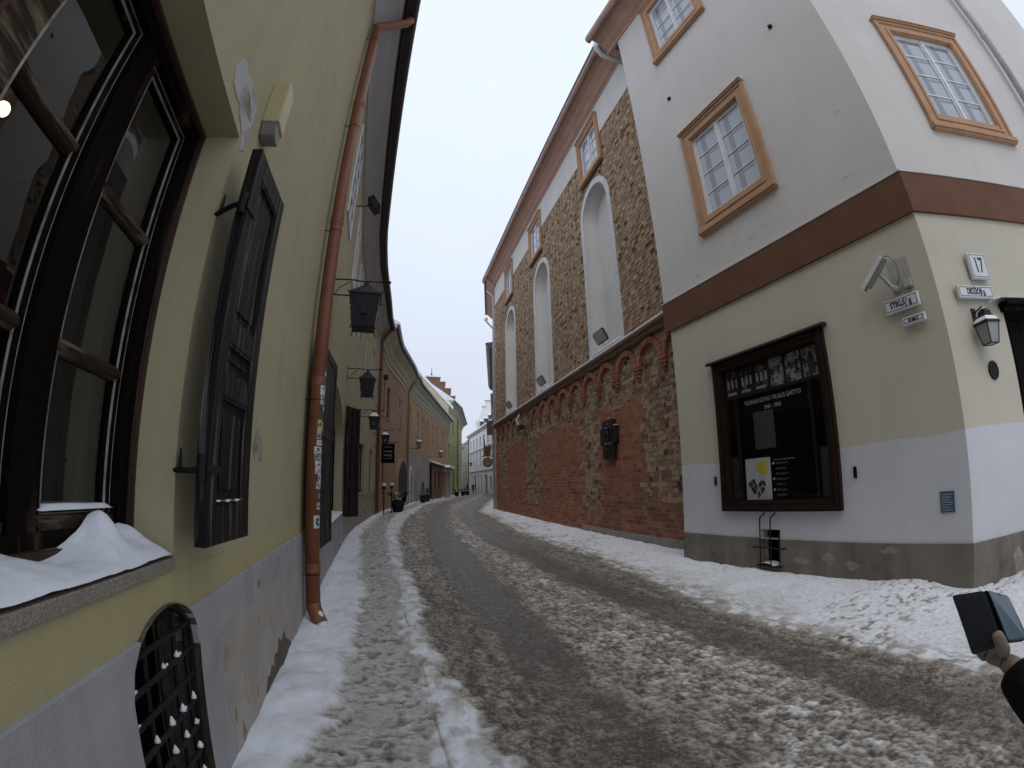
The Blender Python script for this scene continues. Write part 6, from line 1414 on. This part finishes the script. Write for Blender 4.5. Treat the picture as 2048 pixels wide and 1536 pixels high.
for (a, c, e_) in (((1968, 1318), (1950, 1290), (1958, 1262)), ((1974, 1308), (1958, 1272), (1966, 1240)), ((1982, 1300), (1970, 1262), (1978, 1228)), ((1990, 1296), (1984, 1262), (1992, 1238))):
    k = len(body); body += [(*HP(*a, 1.262), .0115), (*HP(*c, 1.275), .010), (*HP(*e_, 1.272), .0088)]; ed += [(pk, k), (k, k+1), (k+1, k+2)]
skin('body', [(*pl_(n[:3]), *n[3:]) for n in body], ed, 'skin', PR, 2)
coat = [(cx_, cy_, .60, .23, .17), (cx_, cy_, .93, .19, .15), (cx_, cy_, 1.12, .19, .145), (cx_, cy_, 1.34, .19, .13), (cx_, cy_, 1.44, .085),
        (*sh, .085), (*el, .078), (*s1, .062), (*HP(2045, 1360, 1.238), .052), (*s0, .046), (cx_+.18, cy_+.02, 1.34, .085), (cx_+.20, cy_+.09, 1.08, .08), (cx_+.05, cy_+.26, 1.07, .055)]
skin('coat', [(*pl_(n[:3]), *n[3:]) for n in coat], [(0, 1), (1, 2), (2, 3), (3, 4), (3, 5), (5, 6), (6, 7), (7, 8), (8, 9), (3, 10), (10, 11), (11, 12)], 'black_cloth', PR, 2)
tr_ = [(cx_, cy_, .85, .14), (cx_-.1, cy_, .78, .105), (cx_-.11, cy_, .48, .08), (cx_-.11, cy_-.02, .13, .07), (cx_+.1, cy_, .78, .105), (cx_+.11, cy_+.03, .48, .08), (cx_+.12, cy_, .13, .07)]
skin('trousers', [(*pl_(n[:3]), *n[3:]) for n in tr_], [(0, 1), (1, 2), (2, 3), (0, 4), (4, 5), (5, 6)], 'dark_jeans', PR, 2)
MB().sphere((-.02, .02, 1.625), .112, 1, 1.12, .98).build('knit_hat', 'black_cloth', PR, smooth=True)
MB().lathe([(.10, 1.38), (.135, 1.41), (.13, 1.46), (.115, 1.52), (.095, 1.54), (.085, 1.50), (.08, 1.42)], (-.01, .01, 0), 20).build('coat_collar', 'black_cloth', PR, smooth=True)
MB().lathe([(.088, 1.44), (.105, 1.47), (.108, 1.51), (.098, 1.555), (.085, 1.57), (.075, 1.54)], (-.015, .02, 0), 20).build('scarf', 'dark_jeans', PR, smooth=True)
MB().sphere((-.02, -.005, 1.585), .104, 1, 1, .9).build('hair', 'dark_wood', PR, smooth=True)
b = MB(); fcx, fcy, fcz = -.02, .09, 1.565
b.sphere((fcx, fcy+.048, fcz-.01), .018, .7, 1.2, 1.4, 8, 6); b.sphere((fcx-.032, fcy+.03, fcz+.018), .012); b.sphere((fcx+.032, fcy+.03, fcz+.018), .012); b.tube([(fcx-.022, fcy+.036, fcz-.055), (fcx, fcy+.044, fcz-.053), (fcx+.022, fcy+.036, fcz-.055)], .005, 5); b.build('face_features', 'skin', PR, smooth=True)
for sx_ in (-.085, .085): MB().sphere((fcx+sx_, fcy-.06, fcz), .025, .4, .8, 1.3, 8, 6).build('ear', 'skin', PR, smooth=True)
for (x, y) in ((-.125, .05), (.11, .06)): MB().sphere((x, y, .055), .06, .85, 2.1, .95, 12, 8).build('boot', 'iron', PR, smooth=True)
# phone in an open flip case
def quadbody(name, c4, th, m, parent, rad=.010, inset=0., push=0.):
    """rounded slab from 4 corners TL,TR,BR,BL; th is its thickness away from the viewer's side"""
    P4 = [np.array(p) for p in c4]; nrm = np.cross(P4[1]-P4[0], P4[3]-P4[0]); nrm /= np.linalg.norm(nrm)
    ctr = sum(P4)/4
    if nrm @ (ctr-np.array([0, 0, H])) < 0: nrm = -nrm
    P4 = [p+(ctr-p)*inset+nrm*push for p in P4]; L_ = []
    for i in range(4):
        p = P4[i]; a = P4[i-1]-p; c = P4[(i+1) % 4]-p; a = a/np.linalg.norm(a)*rad; c = c/np.linalg.norm(c)*rad
        for t in np.linspace(0, 1, 6): L_.append(p+a*(1-t)**2+c*t**2)
    n = len(L_); b = MB(); b.add([pl2(p) for p in L_]+[pl2(p+nrm*th) for p in L_], [tuple(range(n)), tuple(n+i for i in reversed(range(n)))]+[(i, (i+1) % n, n+(i+1) % n, n+i) for i in range(n)]); return b.build(name, m, parent)
ph0 = np.array(HP(1970, 1240, 1.22)); PHN = empty('phone', tuple(ph0), 0); tag(PHN, 'phone in an open dark flip case held up by the person at the right edge', 'phone')
def pl2(p): return tuple(np.array(p)-ph0)
fl = [HP(1903.5, 1191, 1.235), HP(1969, 1181, 1.225), HP(2006, 1290, 1.205), HP(1944.5, 1311, 1.215)]
phn = [HP(1976, 1180, 1.226), HP(2017, 1191, 1.262), HP(2057, 1276, 1.24), HP(2017, 1281, 1.205)]
quadbody('case_flap', fl, .004, 'phone_case', PHN, .009); quadbody('card_pocket', [fl[0]*1 if False else fl[0], fl[1], fl[2], fl[3]], .0006, mat('pocket', (.018, .022, .038), .6, bump=.2, bscale=300), PHN, .006, .16, -.001)
quadbody('phone_body', phn, .009, 'phone_rim', PHN, .008, 0, .0012); quadbody('screen', phn, .001, 'screen', PHN, .007, .035, .0002); quadbody('case_back', phn, .003, 'phone_case', PHN, .009, -.02, .0105)
sp4 = [fl[1], phn[0], phn[3], fl[2]]; quadbody('case_spine', sp4, .004, 'poster_black', PHN, .0008, 0, .003)
A_, B_ = np.array(phn[0]), np.array(phn[1]); C_ = np.array(phn[3]); e0 = A_+(B_-A_)*.42+(C_-A_)*.035; e1 = A_+(B_-A_)*.64+(C_-A_)*.035
MB().tube([pl2(e0), pl2(e1)], .0012, 6).build('earpiece', 'bead_and_glint', PHN)

# yellowish ends of the speed hump showing in the wheel tracks
for i, (s_, o_, lb) in enumerate(((17.9, 2.94, 'left yellowish stone strip of the speed hump in the wheel track'), (17.7, 4.56, 'right yellowish stone strip of the speed hump in the wheel track'))):
    r = FL.root('hump_marker', s_, -o_, -.012); tag(r, lb, 'road marker', 'speed hump marker strips')
    b = MB()
    for q in range(3): b.box(-.09, .09, -.36+.24*q, -.14+.24*q, -.05, .004)
    b.build('marker_blocks', mat('marker_stone', (.26, .19, .10), .8, (.16, .12, .08), 9), r, bevel=.01)

# scuffs and hairline marks on the corner house plaster
rq = random.Random(8)
for i in range(11):
    x_, z_ = [(-3.9, 5.05), (-3.5, 5.12), (-3.1, 5.2), (-2.9, 5.28), (-2.2, 5.22), (-1.2, 5.35), (-.7, 5.2), (-1.9, 5.6), (-4.3, 5.5), (-.5, 6.2), (-2.6, 5.15)][i]
    MB().prism(blob(x_+rq.uniform(-.1, .1), z_, rq.uniform(.02, .06), rq.uniform(.006, .014), 12, 90+i, .5), -.0012, 0).build('scuff', 'sign_grey', WH)
for i, (x_, z_, dx, dz) in enumerate(((-.35, 4.2, -.12, -.9), (-2.2, 5.65, .1, -.55), (-3.6, 4.1, .08, -.5), (-1.1, .95, -.5, .02), (-.4, 2.2, .15, -.6))):
    pts = [(x_, z_)]
    for k in range(9): pts.append((pts[-1][0]+dx/9*rq.uniform(.2, 1.8)+rq.uniform(-.012, .012), pts[-1][1]+dz/9))
    b = MB()
    for a_, c_ in zip(pts[:-1], pts[1:]): b.add([(a_[0], -.001, a_[1]), (c_[0], -.001, c_[1]), (c_[0]+.0022, -.001, c_[1]), (a_[0]+.0022, -.001, a_[1])], [(0, 1, 2, 3)])
    b.build('crack', 'sign_grey', WH, fix=False)
